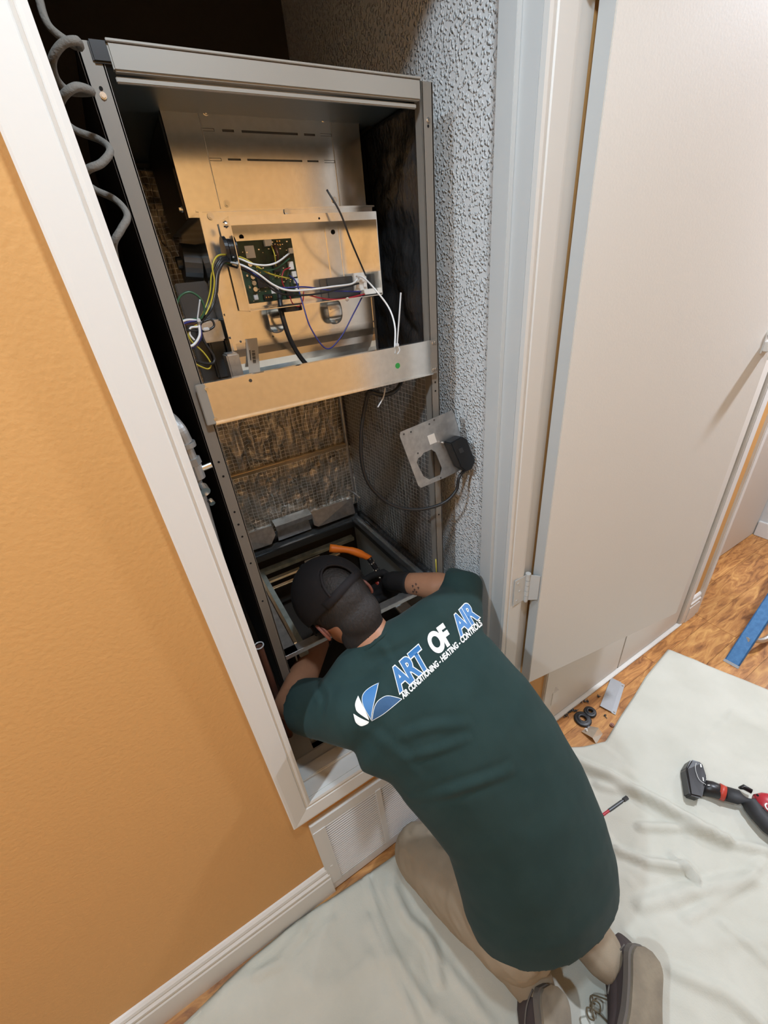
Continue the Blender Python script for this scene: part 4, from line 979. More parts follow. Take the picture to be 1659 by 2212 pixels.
for h_, k_, a_ in ((HL, KL, AL), (HR, KR, AR)):
    limb(bm, [(h_, 0.078), (h_.lerp(k_, 0.5), 0.068), (k_ + Vector((0, 0, 0.0)), 0.052)])
    limb(bm, [(k_, 0.050), (k_.lerp(a_, 0.35), 0.050), (k_.lerp(a_, 0.8), 0.034), (a_, 0.032), (a_ + Vector((0.01, -0.05, -0.01)), 0.03)])
body = fuse('body', bm, M['skin'], per, 0.0065, 5)

# t-shirt
fold_px = [([(845, 1600), (930, 1570), (1030, 1562)], 0.012, 0.0055), ([(860, 1640), (940, 1622), (1020, 1590)], 0.010, 0.005), ([(870, 1720), (1000, 1700), (1120, 1655)], 0.012, 0.007),
           ([(920, 1800), (1020, 1790), (1110, 1760)], 0.013, 0.004), ([(960, 1880), (1060, 1868), (1130, 1830)], 0.013, 0.006), ([(975, 1910), (1060, 1915), (1140, 1880)], 0.012, 0.005),
           ([(960, 1870), (1000, 1960), (1060, 2030)], 0.010, 0.006), ([(950, 1850), (960, 1930), (1010, 2030)], 0.009, 0.005), ([(770, 1430), (850, 1415), (905, 1385)], 0.014, -0.006),
           ([(800, 1380), (830, 1400), (850, 1440)], 0.010, 0.004), ([(680, 1470), (700, 1510), (690, 1560)], 0.010, -0.005), ([(740, 1420), (750, 1450)], 0.009, -0.007), ([(760, 1560), (850, 1620), (920, 1700)], 0.014, 0.004)]
def shirt_post(me):
    bvh = BVHTree.FromPolygons([v.co for v in me.vertices], [p.vertices for p in me.polygons])
    F3 = []
    for pts, wd, h in fold_px:
        L_ = []
        for u, v in pts:
            hit = bvh.ray_cast(CAM, ray(u, v).normalized())
            if hit[0] is not None: L_.append(hit[0])
        if len(L_) > 1: F3.append((catmull(L_, 5), wd, h))
    me.update()
    no = [v.normal.copy() for v in me.vertices]
    for v, n_ in zip(me.vertices, no):
        d = 0.0
        for P3, wd, h in F3:
            dm = min((v.co - q).length for q in P3)
            if dm < wd * 4:
                n3 = 9
                wd = wd * 0.95; h = h * 0.85
                dm = min(seg3(v.co, a, b2) for a, b2 in zip(P3, P3[1:]))
                i_ = min(range(len(P3)), key=lambda k: (v.co - P3[k]).length) / (len(P3) - 1); h = h * math.sin(PI * min(1, max(0, i_))) ** 0.7
                d += h * (math.exp(-(dm / wd) ** 2) - 0.45 * math.exp(-((dm - wd * 1.5) / (wd * 0.7)) ** 2))
        d += 0.0022 * noise.fractal(v.co * 9, 1.0, 2.0, 3)
        v.co += n_ * d
def seg3(p, a, b2):
    ab = b2 - a; L2 = ab.length_squared
    if L2 < 1e-12: return (p - a).length
    t = max(0, min(1, (p - a).dot(ab) / L2)); return (p - (a + ab*t)).length
bm = bmesh.new()
nd0 = (HC - crown * 0.06 - NB).normalized(); nx = nd0.cross(Vector((0, 0, 1))).normalized(); nz = nx.cross(nd0)
limb(bm, [(NB - Vector((0.0, 0.05, 0.04)), 0.072), (NB + nd0 * 0.008, 0.0625)], 28, cap=False)
loft(bm, [(c, twist(i, len(torso)), a, b2) for i, (c, a, b2) in enumerate(torso)], 36)
limb(bm, [((0.24, -0.05, 0.765), 0.080), (SHL, 0.074), (SHL.lerp(ELL, 0.55), 0.066), (SHL.lerp(ELL, 0.80), 0.064)], 24, cap=False)
limb(bm, [((0.37, -0.05, 0.780), 0.080), (SHR, 0.074), (SHR.lerp(ELR, 0.6), 0.066), (SHR.lerp(ELR, 1.02), 0.064), (ELR.lerp(WRR, 0.16), 0.058)], 24, cap=False)
limb(bm, [(NB + Vector((0.0, -0.02, -0.01)), 0.060), ((0.365, 0.022, 0.832), 0.062), ((0.43, 0.020, 0.842), 0.066), (SHR.lerp(ELR, 0.7), 0.060)], 24, cap=False)
limb(bm, [(NB + Vector((0.0, -0.02, -0.01)), 0.060), ((0.215, 0.030, 0.795), 0.062), (SHL.lerp(ELL, 0.25), 0.066)], 24, cap=False)
shirt = fuse('t_shirt', bm, M['shirt'], per, 0.0065, 7, shirt_post)
shirt['label'] = 'dark green t-shirt with blue and white lettering across the back'
sbvh = BVHTree.FromPolygons([v.co for v in shirt.data.vertices], [p.vertices for p in shirt.data.polygons])

bm = bmesh.new(); tube(bm, [NB + nd0 * 0.010 + nx * (0.0615 * math.cos(a)) + nz * (0.0615 * math.sin(a)) for a in [2*PI*k/20 for k in range(21)]], 0.0045, 8, 2)
mesh_obj('collar', bm, M['shirt'], shirt, smooth=True)
# lettering printed on the back
def drape(bm, fn, off):
    """subdivide the flat artwork, then lay it on the cloth"""
    for _ in range(4):
        es = [e for e in bm.edges if e.calc_length() > 7.0]
        if not es: break
        bmesh.ops.subdivide_edges(bm, edges=es, cuts=1); bmesh.ops.triangulate(bm, faces=[f for f in bm.faces if len(f.verts) > 3])
    bad = []
    for v in bm.verts:
        u, w_ = fn(v.co.x, v.co.y)
        hit = sbvh.ray_cast(CAM, ray(u, w_).normalized())
        if hit[0] is None: bad.append(v); continue
        n_ = hit[1]
        if n_.dot(CAM - hit[0]) < 0: n_ = -n_
        v.co = hit[0] + n_ * off
    if bad: bmesh.ops.delete(bm, geom=bad, context='VERTS')
def text_bm(s, offset, width, shear=0.0, spacing=1.0):
    cu = bpy.data.curves.new('t', 'FONT'); cu.body = s; cu.size = 1.0; cu.offset = offset; cu.shear = shear; cu.space_character = spacing; cu.resolution_u = 8
    o = bpy.data.objects.new('t', cu); COL.objects.link(o)
    dg = bpy.context.evaluated_depsgraph_get(); dg.update()
    me = bpy.data.meshes.new_from_object(o.evaluated_get(dg)); bpy.data.objects.remove(o); bpy.data.curves.remove(cu)
    bm = bmesh.new(); bm.from_mesh(me); bpy.data.meshes.remove(me)
    bmesh.ops.triangulate(bm, faces=bm.faces)
    return bm
def text_decal(name, s, P0, P1, hpx, m, off, offset=0.0, shear=0.12, parent=shirt, spacing=1.0, up=None, ref=None):
    """P0, P1 ends of the baseline, hpx cap height, in photo pixels"""
    bm = text_bm(s, offset, 1.0, shear, spacing)
    rb = text_bm(s, ref if ref is not None else offset, 1.0, shear, spacing)
    x0 = min(v.co.x for v in rb.verts); x1 = max(v.co.x for v in rb.verts); y1 = max(v.co.y for v in rb.verts); y0 = min(v.co.y for v in rb.verts); rb.free()
    P0 = Vector(P0); P1 = Vector(P1); ex = (P1 - P0)
    u_ = Vector(up) if up else Vector((ex.y, -ex.x)).normalized()
    u0 = u_.normalized()
    L_ = ex.length
    for v in bm.verts: v.co = Vector(((v.co.x - x0) / (x1 - x0) * L_, (v.co.y - y0) / (y1 - y0) * hpx, 0))
    e = ex.normalized()
    fn = lambda a, b2: (P0.x + e.x * a + u0.x * b2, P0.y + e.y * a + u0.y * b2)
    drape(bm, fn, off)
    return mesh_obj(name, bm, m, parent, recalc=False)
UPV = (-0.50, -0.87)
for s_, a, b2, h_, mm in (('ART', (864, 1496), (929, 1438), 50, 'print_blue'), ('AIR', (995, 1375), (1034, 1334), 43, 'print_blue')):
    text_decal('lettering', s_, a, b2, h_, M['print_white'], 0.0010, 0.070, 0.0, spacing=0.90, up=UPV, ref=0.018)
    text_decal('lettering', s_, a, b2, h_, M[mm], 0.0016, 0.034, 0.0, spacing=0.90, up=UPV, ref=0.018)
text_decal('lettering', 'OF', (941, 1419), (981, 1388), 50, M['print_white'], 0.0012, 0.052, 0.0, spacing=0.90, up=UPV)
text_decal('lettering', 'AIR CONDITIONING - HEATING - CONTROLS', (872, 1511), (1042, 1350), 14, M['print_white'], 0.0012, 0.040, 0.0, up=UPV)
def px_poly(name, pts, m, off):
    pts = [(760 + x / 5.53, 1240 + y_ / 5.53) for x, y_ in pts]
    bm = bmesh.new()
    cxx = sum(p[0] for p in pts) / len(pts); cyy = sum(p[1] for p in pts) / len(pts)
    vs = [bm.verts.new((x, y_, 0)) for x, y_ in pts]
    es = [bm.edges.new((vs[i], vs[(i+1) % len(vs)])) for i in range(len(vs))]
    bmesh.ops.triangle_fill(bm, use_beauty=True, edges=es)
    drape(bm, lambda a, b2: (a, b2), off)
    return mesh_obj(name, bm, m, shirt, recalc=False)
def rounded(pts): 
    P = catmull([(x, y_, 0) for x, y_ in pts], 4); return [(p.x, p.y) for p in P]
px_poly('emblem', rounded([(75, 1455), (42, 1540), (45, 1600), (75, 1655), (205, 1745)]) + rounded([(200, 1715), (165, 1640), (125, 1560), (80, 1462)]), M['print_white'], 0.0012)
px_poly('emblem', rounded([(18, 1668), (45, 1765), (100, 1812), (150, 1805), (192, 1785)]) + rounded([(205, 1762), (110, 1722), (25, 1670)]), M['print_white'], 0.0012)
up_leaf = rounded([(325, 1298), (240, 1340), (165, 1395), (125, 1455), (122, 1530), (150, 1610), (205, 1705)]) + rounded([(232, 1750), (250, 1620), (285, 1470), (322, 1305)])
rt_leaf = rounded([(236, 1756), (258, 1620), (290, 1540), (340, 1490), (410, 1455), (500, 1462), (602, 1490)]) + rounded([(598, 1500), (500, 1580), (370, 1680), (245, 1752)])
def shrink(pts, f):
    n = len(pts); out = []
    for i in range(n):
        a = Vector(pts[i-1]); b2 = Vector(pts[(i+1) % n]); d = (b2 - a)
        if d.length < 1e-6: out.append(pts[i]); continue
        nn = Vector((-d.y, d.x)).normalized(); out.append((pts[i][0] + nn.x * f, pts[i][1] + nn.y * f))
    return out
def area2(p): return sum(p[i-1][0]*p[i][1] - p[i][0]*p[i-1][1] for i in range(len(p)))
for lf, mm in ((up_leaf, 'print_blue'), (rt_leaf, 'print_dark')):
    f = 7 if area2(lf) > 0 else -7
    px_poly('emblem', lf, M['print_white'], 0.0010); px_poly('emblem', shrink(lf, f), M[mm], 0.0015)

# trousers
bm = bmesh.new()
loft(bm, [((0.41, -0.36, 0.36), hpw, 0.150, 0.100), ((0.41, -0.39, 0.28), hpw, 0.150, 0.100), ((0.41, -0.39, 0.20), hpw, 0.140, 0.09)])
for h_, k_, a_ in ((HL, KL, AL), (HR, KR, AR)):
    limb(bm, [(h_, 0.098), (h_.lerp(k_, 0.5), 0.090), (k_ + Vector((0, 0.0, 0.012)), 0.074)])
    limb(bm, [(k_, 0.066), (k_.lerp(a_, 0.3), 0.066), (k_.lerp(a_, 0.75), 0.056), (a_, 0.052)], cap=True)
def pants_post(me):
    me.update()
    for v in me.vertices:
        n_ = v.normal.copy()
        r_ = 1 - abs(noise.fractal(Vector((v.co.x * 16, v.co.y * 7, v.co.z * 12)), 1.0, 2.0, 3)) * 2
        v.co += n_ * (0.005 * r_)
        if v.co.z < 0.012: v.co.z = 0.012
pants = fuse('trousers', bm, M['pants'], per, 0.007, 6, pants_post)

# cap: crown shell with a rear opening, strap, bill, button
def cap_pt(th, ph, s=1.0):
    """th from crown pole, ph around crown axis: 0 = back of head"""
    d = bk * (math.sin(th) * math.cos(ph) * 0.106) + lat * (math.sin(th) * math.sin(ph) * 0.090) + crown * (math.cos(th) * 0.100)
    return HC + crown * 0.020 + d * s
bm = bmesh.new(); TH, PH = 30, 72; g = []
for i in range(TH + 1):
    th = 0.02 + (math.radians(100) - 0.02) * i / TH
    g.append([bm.verts.new(cap_pt(th, 2*PI*k/PH, 1.0)) for k in range(PH)])
for i in range(TH):
    for k in range(PH):
        th = math.degrees(0.02 + (math.radians(100)) * (i + 0.5) / TH); ph = 2*PI*(k + 0.5)/PH
        if ph > PI: ph -= 2*PI
        a_ = abs(math.degrees(ph)) / 26.0; b_ = (92 - th) / 34.0
        if b_ > 0 and a_*a_ + b_*b_ < 1 and th < 92: continue
        bm.faces.new((g[i][k], g[i][(k+1) % PH], g[i+1][(k+1) % PH], g[i+1][k]))
bm.faces.new(g[0])
cp_ = mesh_obj('cap', bm, M['cap'], per, smooth=True); s = cp_.modifiers.new('t', 'SOLIDIFY'); s.thickness = 0.0022; s.offset = 1
cp_['label'] = 'plain black baseball cap with open back'
bm = bmesh.new(); cyl(bm, cap_pt(0.0, 0, 1.0), cap_pt(0.0, 0, 1.045), 0.007, 14); mesh_obj('cap_button', bm, M['cap'], cp_)
bm = bmesh.new(); ov = [cap_pt(math.radians(54), math.radians(0))]
arc = []
for k in range(25):
    a = PI * k / 24
    arc.append(cap_pt(math.radians(92 - 34 * math.sin(a)), math.radians(26 * math.cos(a)), 1.015))
tube(bm, arc, 0.0030, 8, 2); mesh_obj('opening_trim', bm, M['cap'], cp_, smooth=True)
bm = bmesh.new(); pr = None
for k in range(25):
    ph = math.radians(-42 + 84 * k / 24)
    c = [bm.verts.new(cap_pt(math.radians(t_), ph, 1.03)) for t_ in (90, 101)]
    if pr: bm.faces.new((pr[0], c[0], c[1], pr[1]))
    pr = c
o = mesh_obj('strap', bm, M['cap'], cp_, smooth=True); s = o.modifiers.new('t', 'SOLIDIFY'); s.thickness = 0.002
bm = bmesh.new(); pr = None; fr = -bk
for k in range(21):
    ph = math.radians(180 - 58 + 116 * k / 20); u = (k - 10) / 10
    base = cap_pt(math.radians(97), ph, 1.0); ext = 0.068 * math.sqrt(max(0, 1 - u*u*0.9))
    mid = base + fr * ext * 0.5 - crown * (0.006 + 0.010 * u*u); tip = base + fr * ext - crown * (0.016 + 0.018 * u*u)
    c = [bm.verts.new(p) for p in (base, mid, tip)]
    if pr:
        bm.faces.new((pr[0], c[0], c[1], pr[1])); bm.faces.new((pr[1], c[1], c[2], pr[2]))
    pr = c
o = mesh_obj('bill', bm, M['cap'], cp_, smooth=True); s = o.modifiers.new('t', 'SOLIDIFY'); s.thickness = 0.004
# hair: close cropped, nape and sides, and beard
bm = bmesh.new()
ellipsoid(bm, HC + bk * 0.004 + crown * 0.010, (lat, bk, crown), (0.080, 0.0985, 0.100))
ellipsoid(bm, HC - crown * 0.055 + bk * 0.042, (lat, bk, crown), (0.058, 0.045, 0.06))
limb(bm, [(HC - crown * 0.06 + bk * 0.02, 0.058), (NB.lerp(HC, 0.30), 0.0575), (NB + Vector((0.0, 0.012, 0.0)), 0.0565)])
fuse('hair', bm, M['hair'], per, 0.006, 4)
# ears
for s_ in (1, -1):
    c = HC + lat * (0.074 * s_) - crown * 0.030 + bk * 0.002
    bm = bmesh.new()
    pts = [c + bk * (0.013 * math.cos(a)) * (1 + 0.1 * math.sin(a)) + crown * (0.022 * math.sin(a)) + lat * (s_ * 0.010 * (0.6 + 0.4 * math.cos(a))) for a in [math.radians(-80 + 26 * k) for k in range(11)]]
    tube(bm, pts, 0.0040, 8, 4)
    ellipsoid(bm, c + lat * (s_ * 0.001), (lat, bk, crown), (0.005, 0.010, 0.019), 14, 10)
    ear = mesh_obj('ear', bm, M['skinpink'], per, smooth=True)

# gloved hands
def hand(wr, fdir, palmn, side, name, curl=0.75, el=None):
    """wr wrist; fdir towards the fingers; palmn palm normal; side = thumb side"""
    f = Vector(fdir).normalized(); n_ = Vector(palmn); n_ = (n_ - f * n_.dot(f)).normalized(); s_ = f.cross(n_) * side
    bm = bmesh.new()
    loft(bm, [(wr, s_, 0.030, 0.026), (wr + f*0.025, s_, 0.034, 0.022), (wr + f*0.055, s_, 0.042, 0.017), (wr + f*0.088, s_, 0.042, 0.014), (wr + f*0.096, s_, 0.038, 0.010)], 20)
    L_ = [0.072, 0.082, 0.076, 0.060]
    for k in range(4):
        off = (1.5 - k) * 0.0205; p = wr + f*0.085 + s_*off; a = 0.25; pts = [(p - f*0.01, 0.0100)]
        dirn = f
        for j, fr_ in enumerate((0.45, 0.32, 0.23)):
            a = curl * (0.55 + 0.8 * j) + 0.08 * k
            dirn = f * math.cos(a) + n_ * math.sin(a)
            p = p + dirn * (L_[k] * fr_ * 1.2); pts.append((p, 0.0098 - 0.0008 * j))
        limb(bm, pts, 12)
    p = wr + f*0.028 + s_*0.028
    limb(bm, [(p - s_*0.012, 0.014), (p + (s_*0.6 + f*0.6 + n_*0.3)*0.028, 0.0125), (p + (s_*0.45 + f*1.0 + n_*0.7)*0.050, 0.0108), (p + (s_*0.25 + f*1.25 + n_*1.1)*0.062, 0.0095)], 12)
    # cuff
    fa = (wr - el).normalized(); limb(bm, [(wr - fa*0.042, 0.0345), (wr - fa*0.015, 0.0325), (wr + fa*0.020, 0.0315), (wr + fa*0.030 + f*0.012, 0.028)], 20, cap=False)
    return fuse(name, bm, M['glove'], per, 0.0032, 3)
g1 = hand(WRR, Vector((-0.10, 0.35, -0.30)).normalized() * 1.0, Vector((-0.9, 0.1, -0.1)), 1, 'glove', 0.8, ELR)
g2 = hand(WRL, (WRL - ELL) * 1.0 + Vector((0.05, 0, -0.05)), Vector((0.2, 0.2, -0.9)), 1, 'glove', 0.7, ELL)
# tattoo marks on the right forearm
bm = bmesh.new(); bb_ = BVHTree.FromPolygons([v.co for v in body.data.vertices], [p.vertices for p in body.data.polygons])
for (u, v) in ((892, 1266), (899, 1262), (896, 1274), (904, 1270), (900, 1279), (893, 1278)):
    for q in ((-2.5, -1.5, 2.5, -0.5), (-1, -3, 0.5, 2.5)):
        pts = [(u + q[0], v + q[1]), (u + q[2], v + q[1] + 0.8), (u + q[2], v + q[3] + 0.8), (u + q[0], v + q[3])]
        vs = []
        for a, b2 in pts:
            h_ = bb_.ray_cast(CAM, ray(a, b2).normalized())
            if h_[0] is None: break
            n_ = h_[1] if h_[1].dot(CAM - h_[0]) > 0 else -h_[1]
            vs.append(bm.verts.new(h_[0] + n_ * 0.0008))
        if len(vs) == 4: bm.faces.new(vs)
mesh_obj('tattoo', bm, M['tattoo'], body, recalc=False)

# shoes
def shoe(heel, toe, soledir, label):
    """heel: heel centre at the collar; toe direction; soledir: outward normal of the sole"""
    heel = Vector(heel); t = (Vector(toe) - heel).normalized(); sn = Vector(soledir); sn = (sn - t * sn.dot(t)).normalized(); wd = t.cross(sn).normalized()
    L_ = 0.285
    def outline(x):      # half width, offset along the sole, x 0..1 heel to toe
        if x < 0.12: return 0.026 * math.sqrt(max(0.0, 1 - ((0.12 - x) / 0.12) ** 2)) + 0.012
        if x < 0.45: return 0.038 - 0.002 * math.sin((x - 0.12) / 0.33 * PI)
        if x < 0.75: return 0.038 + 0.011 * math.sin((x - 0.45) / 0.30 * PI / 2)
        return 0.037 * math.sqrt(max(0.0, 1 - ((x - 0.75) / 0.25) ** 2)) + 0.012
    _ol = outline
    outline = lambda x: _ol(x) * 1.16
    def slab(d0, d1, grow, name, m, parent):
        bm = bmesh.new(); xs_ = [k / 30 for k in range(31)]
        ring = [(x, outline(x) + grow) for x in xs_] + [(x, -outline(x) - grow) for x in reversed(xs_)]
        poly_prism(bm, [heel + t * (x * L_ - 0.02) + wd * w_ + sn * d0 for x, w_ in ring], sn * (d1 - d0))
        bmesh.ops.bevel(bm, geom=[e for e in bm.edges if len(e.link_faces) == 2 and e.calc_face_angle() > 1.0], offset=0.003, segments=2, affect='EDGES')
        return mesh_obj(name, bm, m, parent)
    bm = bmesh.new()
    st = []
    for x, hh in ((0.02, 0.040), (0.08, 0.052), (0.18, 0.056), (0.30, 0.052), (0.42, 0.043), (0.55, 0.034), (0.70, 0.027), (0.85, 0.022), (0.94, 0.015), (0.985, 0.008)):
        w_ = outline(x) * 0.97
        st.append((heel + t * (x * L_ - 0.02) + sn * (0.036 - hh * 0.85 ), wd, w_, hh))
    loft(bm, st, 28)
    # cut below the sole plane
    bmesh.ops.bisect_plane(bm, geom=list(bm.verts) + list(bm.edges) + list(bm.faces), plane_co=heel + sn * 0.040, plane_no=sn, clear_outer=True)
    bmesh.ops.holes_fill(bm, edges=[e for e in bm.edges if e.is_boundary])
    up = mesh_obj('shoe', bm, M['suede'], per, smooth=True); up['label'] = label
    slab(0.034, 0.050, 0.0025, 'midsole', M['midsole'], up)
    slab(0.050, 0.058, -0.004, 'outsole', M['sole'], up)
    # laces and tongue on the far side from the sole
    bm = bmesh.new()
    for k in range(4):
        c = heel + t * (0.10 + 0.022 * k) - sn * (0.062 - 0.010 * k) + sn * 0.012
        tube(bm, [c - wd * 0.022 + sn * 0.012, c, c + wd * 0.022 + sn * 0.012], 0.0022, 6, 4)
    mesh_obj('lace', bm, M['lace'], up, smooth=True)
    bm = bmesh.new(); tube(bm, [heel + t * 0.006 - sn * 0.035 - wd * 0.037 * 0, heel + t * 0.0 + sn * 0.0 + wd * 0.0], 0.003, 8, 2)
    stp = [heel + t * (x * L_ - 0.02) + wd * (outline(x) * 1.0) + sn * (0.036 - h2) for x, h2 in ((0.05, 0.01), (0.15, 0.03), (0.28, 0.045), (0.40, 0.05))]
    tube(bm, stp, 0.0018, 6, 5); mesh_obj('seam', bm, M['midsole'], up, smooth=True)
    return up
sr = shoe(hz(1362, 2062, 0.085), hz(1350, 2330, 0.05), (0.62, -0.08, 0.78), 'right brown suede shoe with worn tan sole')
sl = shoe(hz(1165, 2150, 0.070), hz(1185, 2420, 0.04), (0.55, -0.08, 0.82), 'left brown suede shoe with worn tan sole')
# bow of the lace hanging off the right shoe
bm = bmesh.new(); c = hz(1278, 2178, 0.03)
for k in range(2):
    s_ = 1 if k else -1
    tube(bm, [c, c + Vector((0.012 * s_, 0.006, 0.008)), c + Vector((0.020 * s_, -0.006, 0.006)), c + Vector((0.010 * s_, -0.014, 0.0)), c], 0.0018, 6, 5)
tube(bm, [c, c + Vector((0.012, -0.02, -0.01)), c + Vector((0.02, -0.045, -0.02))], 0.0018, 6, 5); tube(bm, [c, c + Vector((0.02, 0.012, 0.0)), Vector((0.50, -0.60, 0.06))], 0.0018, 6, 5)
mesh_obj('lace', bm, M['lace'], sr, smooth=True)

# tool in the furnace: orange handle, ringed black shaft
tl = thing('hand_tool', 'orange handled hand tool with a black and silver ringed shaft beside the cap', 'tool')
tp = [hy(712, 1184, .42), hy(760, 1190, .39), hy(800, 1206, .365)]
bm = bmesh.new(); tube(bm, tp, [0.013, 0.0115, 0.0105, 0.0120, 0.0125, 0.0105, 0.0095], 16, 8); mesh_obj('handle', bm, M['orangeplastic'], tl, smooth=True)
shp = [hy(797, 1206, .36), hy(812, 1228, .345), hy(826, 1252, .33), hy(842, 1278, .305)]
bm = bmesh.new(); tube(bm, shp, 0.0085, 14, 8); mesh_obj('shaft', bm, M['black'], tl, smooth=True)
SP = catmull(shp, 8)
bm = bmesh.new()
for k in (3, 8, 13, 17): cyl(bm, SP[k], SP[k] + (SP[k+1] - SP[k]).normalized() * 0.0045, 0.0100, 18)
mesh_obj('ring', bm, M['tin'], tl)
bm = bmesh.new(); tube(bm, [hy(814, 1256, .345), hy(832, 1275, .33)], 0.0075, 12, 4, spline=False); mesh_obj('collar', bm, M['redstripe'], tl, smooth=True)

# ------------------------------------------------------------------ loose parts on the floor
# folded steel strip
sp_ = thing('steel_strip', 'short galvanised channel strip lying on the wood floor near the drop cloth', 'metal strip')
A_, B_, C2, D_ = hz(1320, 1464, .006), hz(1296, 1525, .006), hz(1330, 1543, .006), hz(1350, 1478, .006)
bm = bmesh.new()
f1 = 0.72
poly_prism(bm, [A_, B_, B_.lerp(C2, f1), A_.lerp(D_, f1)], (0, 0, 0.0015)); 
poly_prism(bm, [A_.lerp(D_, f1), B_.lerp(C2, f1), B_.lerp(C2, f1) + Vector((0, 0, -0.005)), A_.lerp(D_, f1) + Vector((0, 0, -0.005))], (0.0012, -0.0008, 0))
poly_prism(bm, [A_.lerp(D_, f1) + Vector((0, 0, -0.004)), B_.lerp(C2, f1) + Vector((0, 0, -0.004)), C2 + Vector((0, 0, -0.005)), D_ + Vector((0, 0, -0.005))], (0, 0, 0.0015))
poly_prism(bm, [A_, B_, B_ + Vector((0, 0, -0.006)), A_ + Vector((0, 0, -0.006))], (0.001, 0, 0))
mesh_obj('channel', bm, M['strip'], sp_)
bm = bmesh.new()
for t_ in (0.06, 0.94):
    p = A_.lerp(B_, t_).lerp(D_.lerp(C2, t_), 0.9); screw_bm(bm, p + Vector((0, 0, -0.003)), (0, 0, 1), 0.003, 0.004)
mesh_obj('rivet', bm, M['tin'], sp_)
# rubber grommets
def ringobj(c, R_, r_, h, label):
    bm = bmesh.new(); P = []; S = 32; prof_ = []
    prof_ = [(R_*0.36, 0.0), (R_*0.36, h), (R_*0.55, h*1.05), (R_*0.62, h*0.75), (R_*0.80, h*0.8), (R_*0.95, h*0.7), (R_, h*0.35), (R_*0.95, 0.0)]
    rings = [[bm.verts.new((c[0] + a*math.cos(2*PI*k/S), c[1] + a*math.sin(2*PI*k/S), c[2] + z)) for a, z in prof_] for k in range(S)]
    n = len(prof_)
    for k in range(S):
        for i in range(n): bm.faces.new((rings[k][i], rings[(k+1) % S][i], rings[(k+1) % S][(i+1) % n], rings[k][(i+1) % n]))
    o = mesh_obj('rubber_grommet', bm, M['rubber'], smooth=True); tag(o, label, 'grommet')
    return o
c = hz(1259, 1553, .006); ringobj((c.x, c.y, 0.0), 0.033, 0.01, 0.012, 'larger black rubber grommet ring nearer the steel angle bracket')
c = hz(1275, 1537, .010); ringobj((c.x, c.y, 0.0), 0.024, 0.01, 0.016, 'smaller black rubber grommet behind the larger ring')
# angle bracket
bm = bmesh.new()
p0, p1, p2, p3, p4, p5 = hz(1256, 1580, .004), hz(1280, 1594, .016), hz(1288, 1607, .001), hz(1302, 1585, .001), hz(1293, 1572, .016), hz(1272, 1568, .004)
bm.faces.new([bm.verts.new(p) for p in (p0, p1, p4, p5)]); bm.faces.new([bm.verts.new(p) for p in (p1, p2, p3, p4)]); bmesh.ops.remove_doubles(bm, verts=bm.verts, dist=0.0001)
ab = mesh_obj('angle_bracket', bm, M['galv']); s = ab.modifiers.new('t', 'SOLIDIFY'); s.thickness = 0.0015; tag(ab, 'small bent steel angle bracket on the floor beside the rubber rings', 'bracket')
bm = bmesh.new(); cc = hz(1266, 1576, .009); screw_bm(bm, cc, (0, 0, 1), 0.004, 0.005); mesh_obj('screw', bm, M['tin'], ab)
# screws
bm = bmesh.new(); cyl(bm, (0, 0, 0.0035), (0.012, 0, 0.0022), 0.0015, 8, 0.0007); cyl(bm, (-0.003, 0, 0.0035), (0, 0, 0.0035), 0.0034, 6); cyl(bm, (-0.001, 0, 0.0036), (0, 0, 0.0036), 0.0042, 14)
sme = bpy.data.meshes.new('screw'); bmesh.ops.recalc_face_normals(bm, faces=bm.faces); bm.to_mesh(sme); bm.free(); sme.materials.append(M['darkmetal'])
SCP = []
for (u, v, n, sp) in ((1222, 1538, 9, 10), (1232, 1531, 5, 7), (1262, 1515, 7, 9), (1293, 1504, 2, 3), (1309, 1546, 2, 3), (1206, 1588, 1, 1), (1240, 1535, 3, 6)):
    for k in range(n):
        q = hz(u + random.uniform(-sp, sp), v + random.uniform(-sp*0.35, sp*0.35), 0.003)
        if q.y > -0.012: q.y = -0.012 - random.random()*0.01
        SCP.append((q, u, v))
for q, u, v in SCP:
    o = bpy.data.objects.new('screw', sme); COL.objects.link(o); o.location = (q.x, q.y, 0.0005); o.rotation_euler = (0, 0, random.uniform(0, 2*PI))
    if (u, v) == (1206, 1588): tag(o, 'single dark screw on the floor close to the green shirt', 'screw')
    elif (u, v) in ((1222, 1538), (1232, 1531), (1240, 1535)): tag(o, 'small dark screw in the pile by the skirting left of the rubber rings', 'screw', 'screws in the left pile on the floor')
    elif (u, v) == (1262, 1515): tag(o, 'small dark screw in the cluster behind the rubber rings', 'screw', 'screws in the cluster behind the rings')
    elif (u, v) == (1293, 1504): tag(o, 'small dark screw touching the left edge of the steel strip', 'screw', 'screws left of the steel strip')
    else: tag(o, 'small dark screw between the steel strip and the copper cap', 'screw', 'screws in front of the steel strip')
bm = bmesh.new(); c = hz(1322, 1566, .004); cyl(bm, (c.x, c.y, 0.0), (c.x, c.y, 0.006), 0.008, 20); cyl(bm, (c.x, c.y, 0.006), (c.x, c.y, 0.009), 0.004, 14)
tag(mesh_obj('copper_cap', bm, M['copper']), 'tiny round copper coloured cap at the edge of the drop cloth', 'cap')
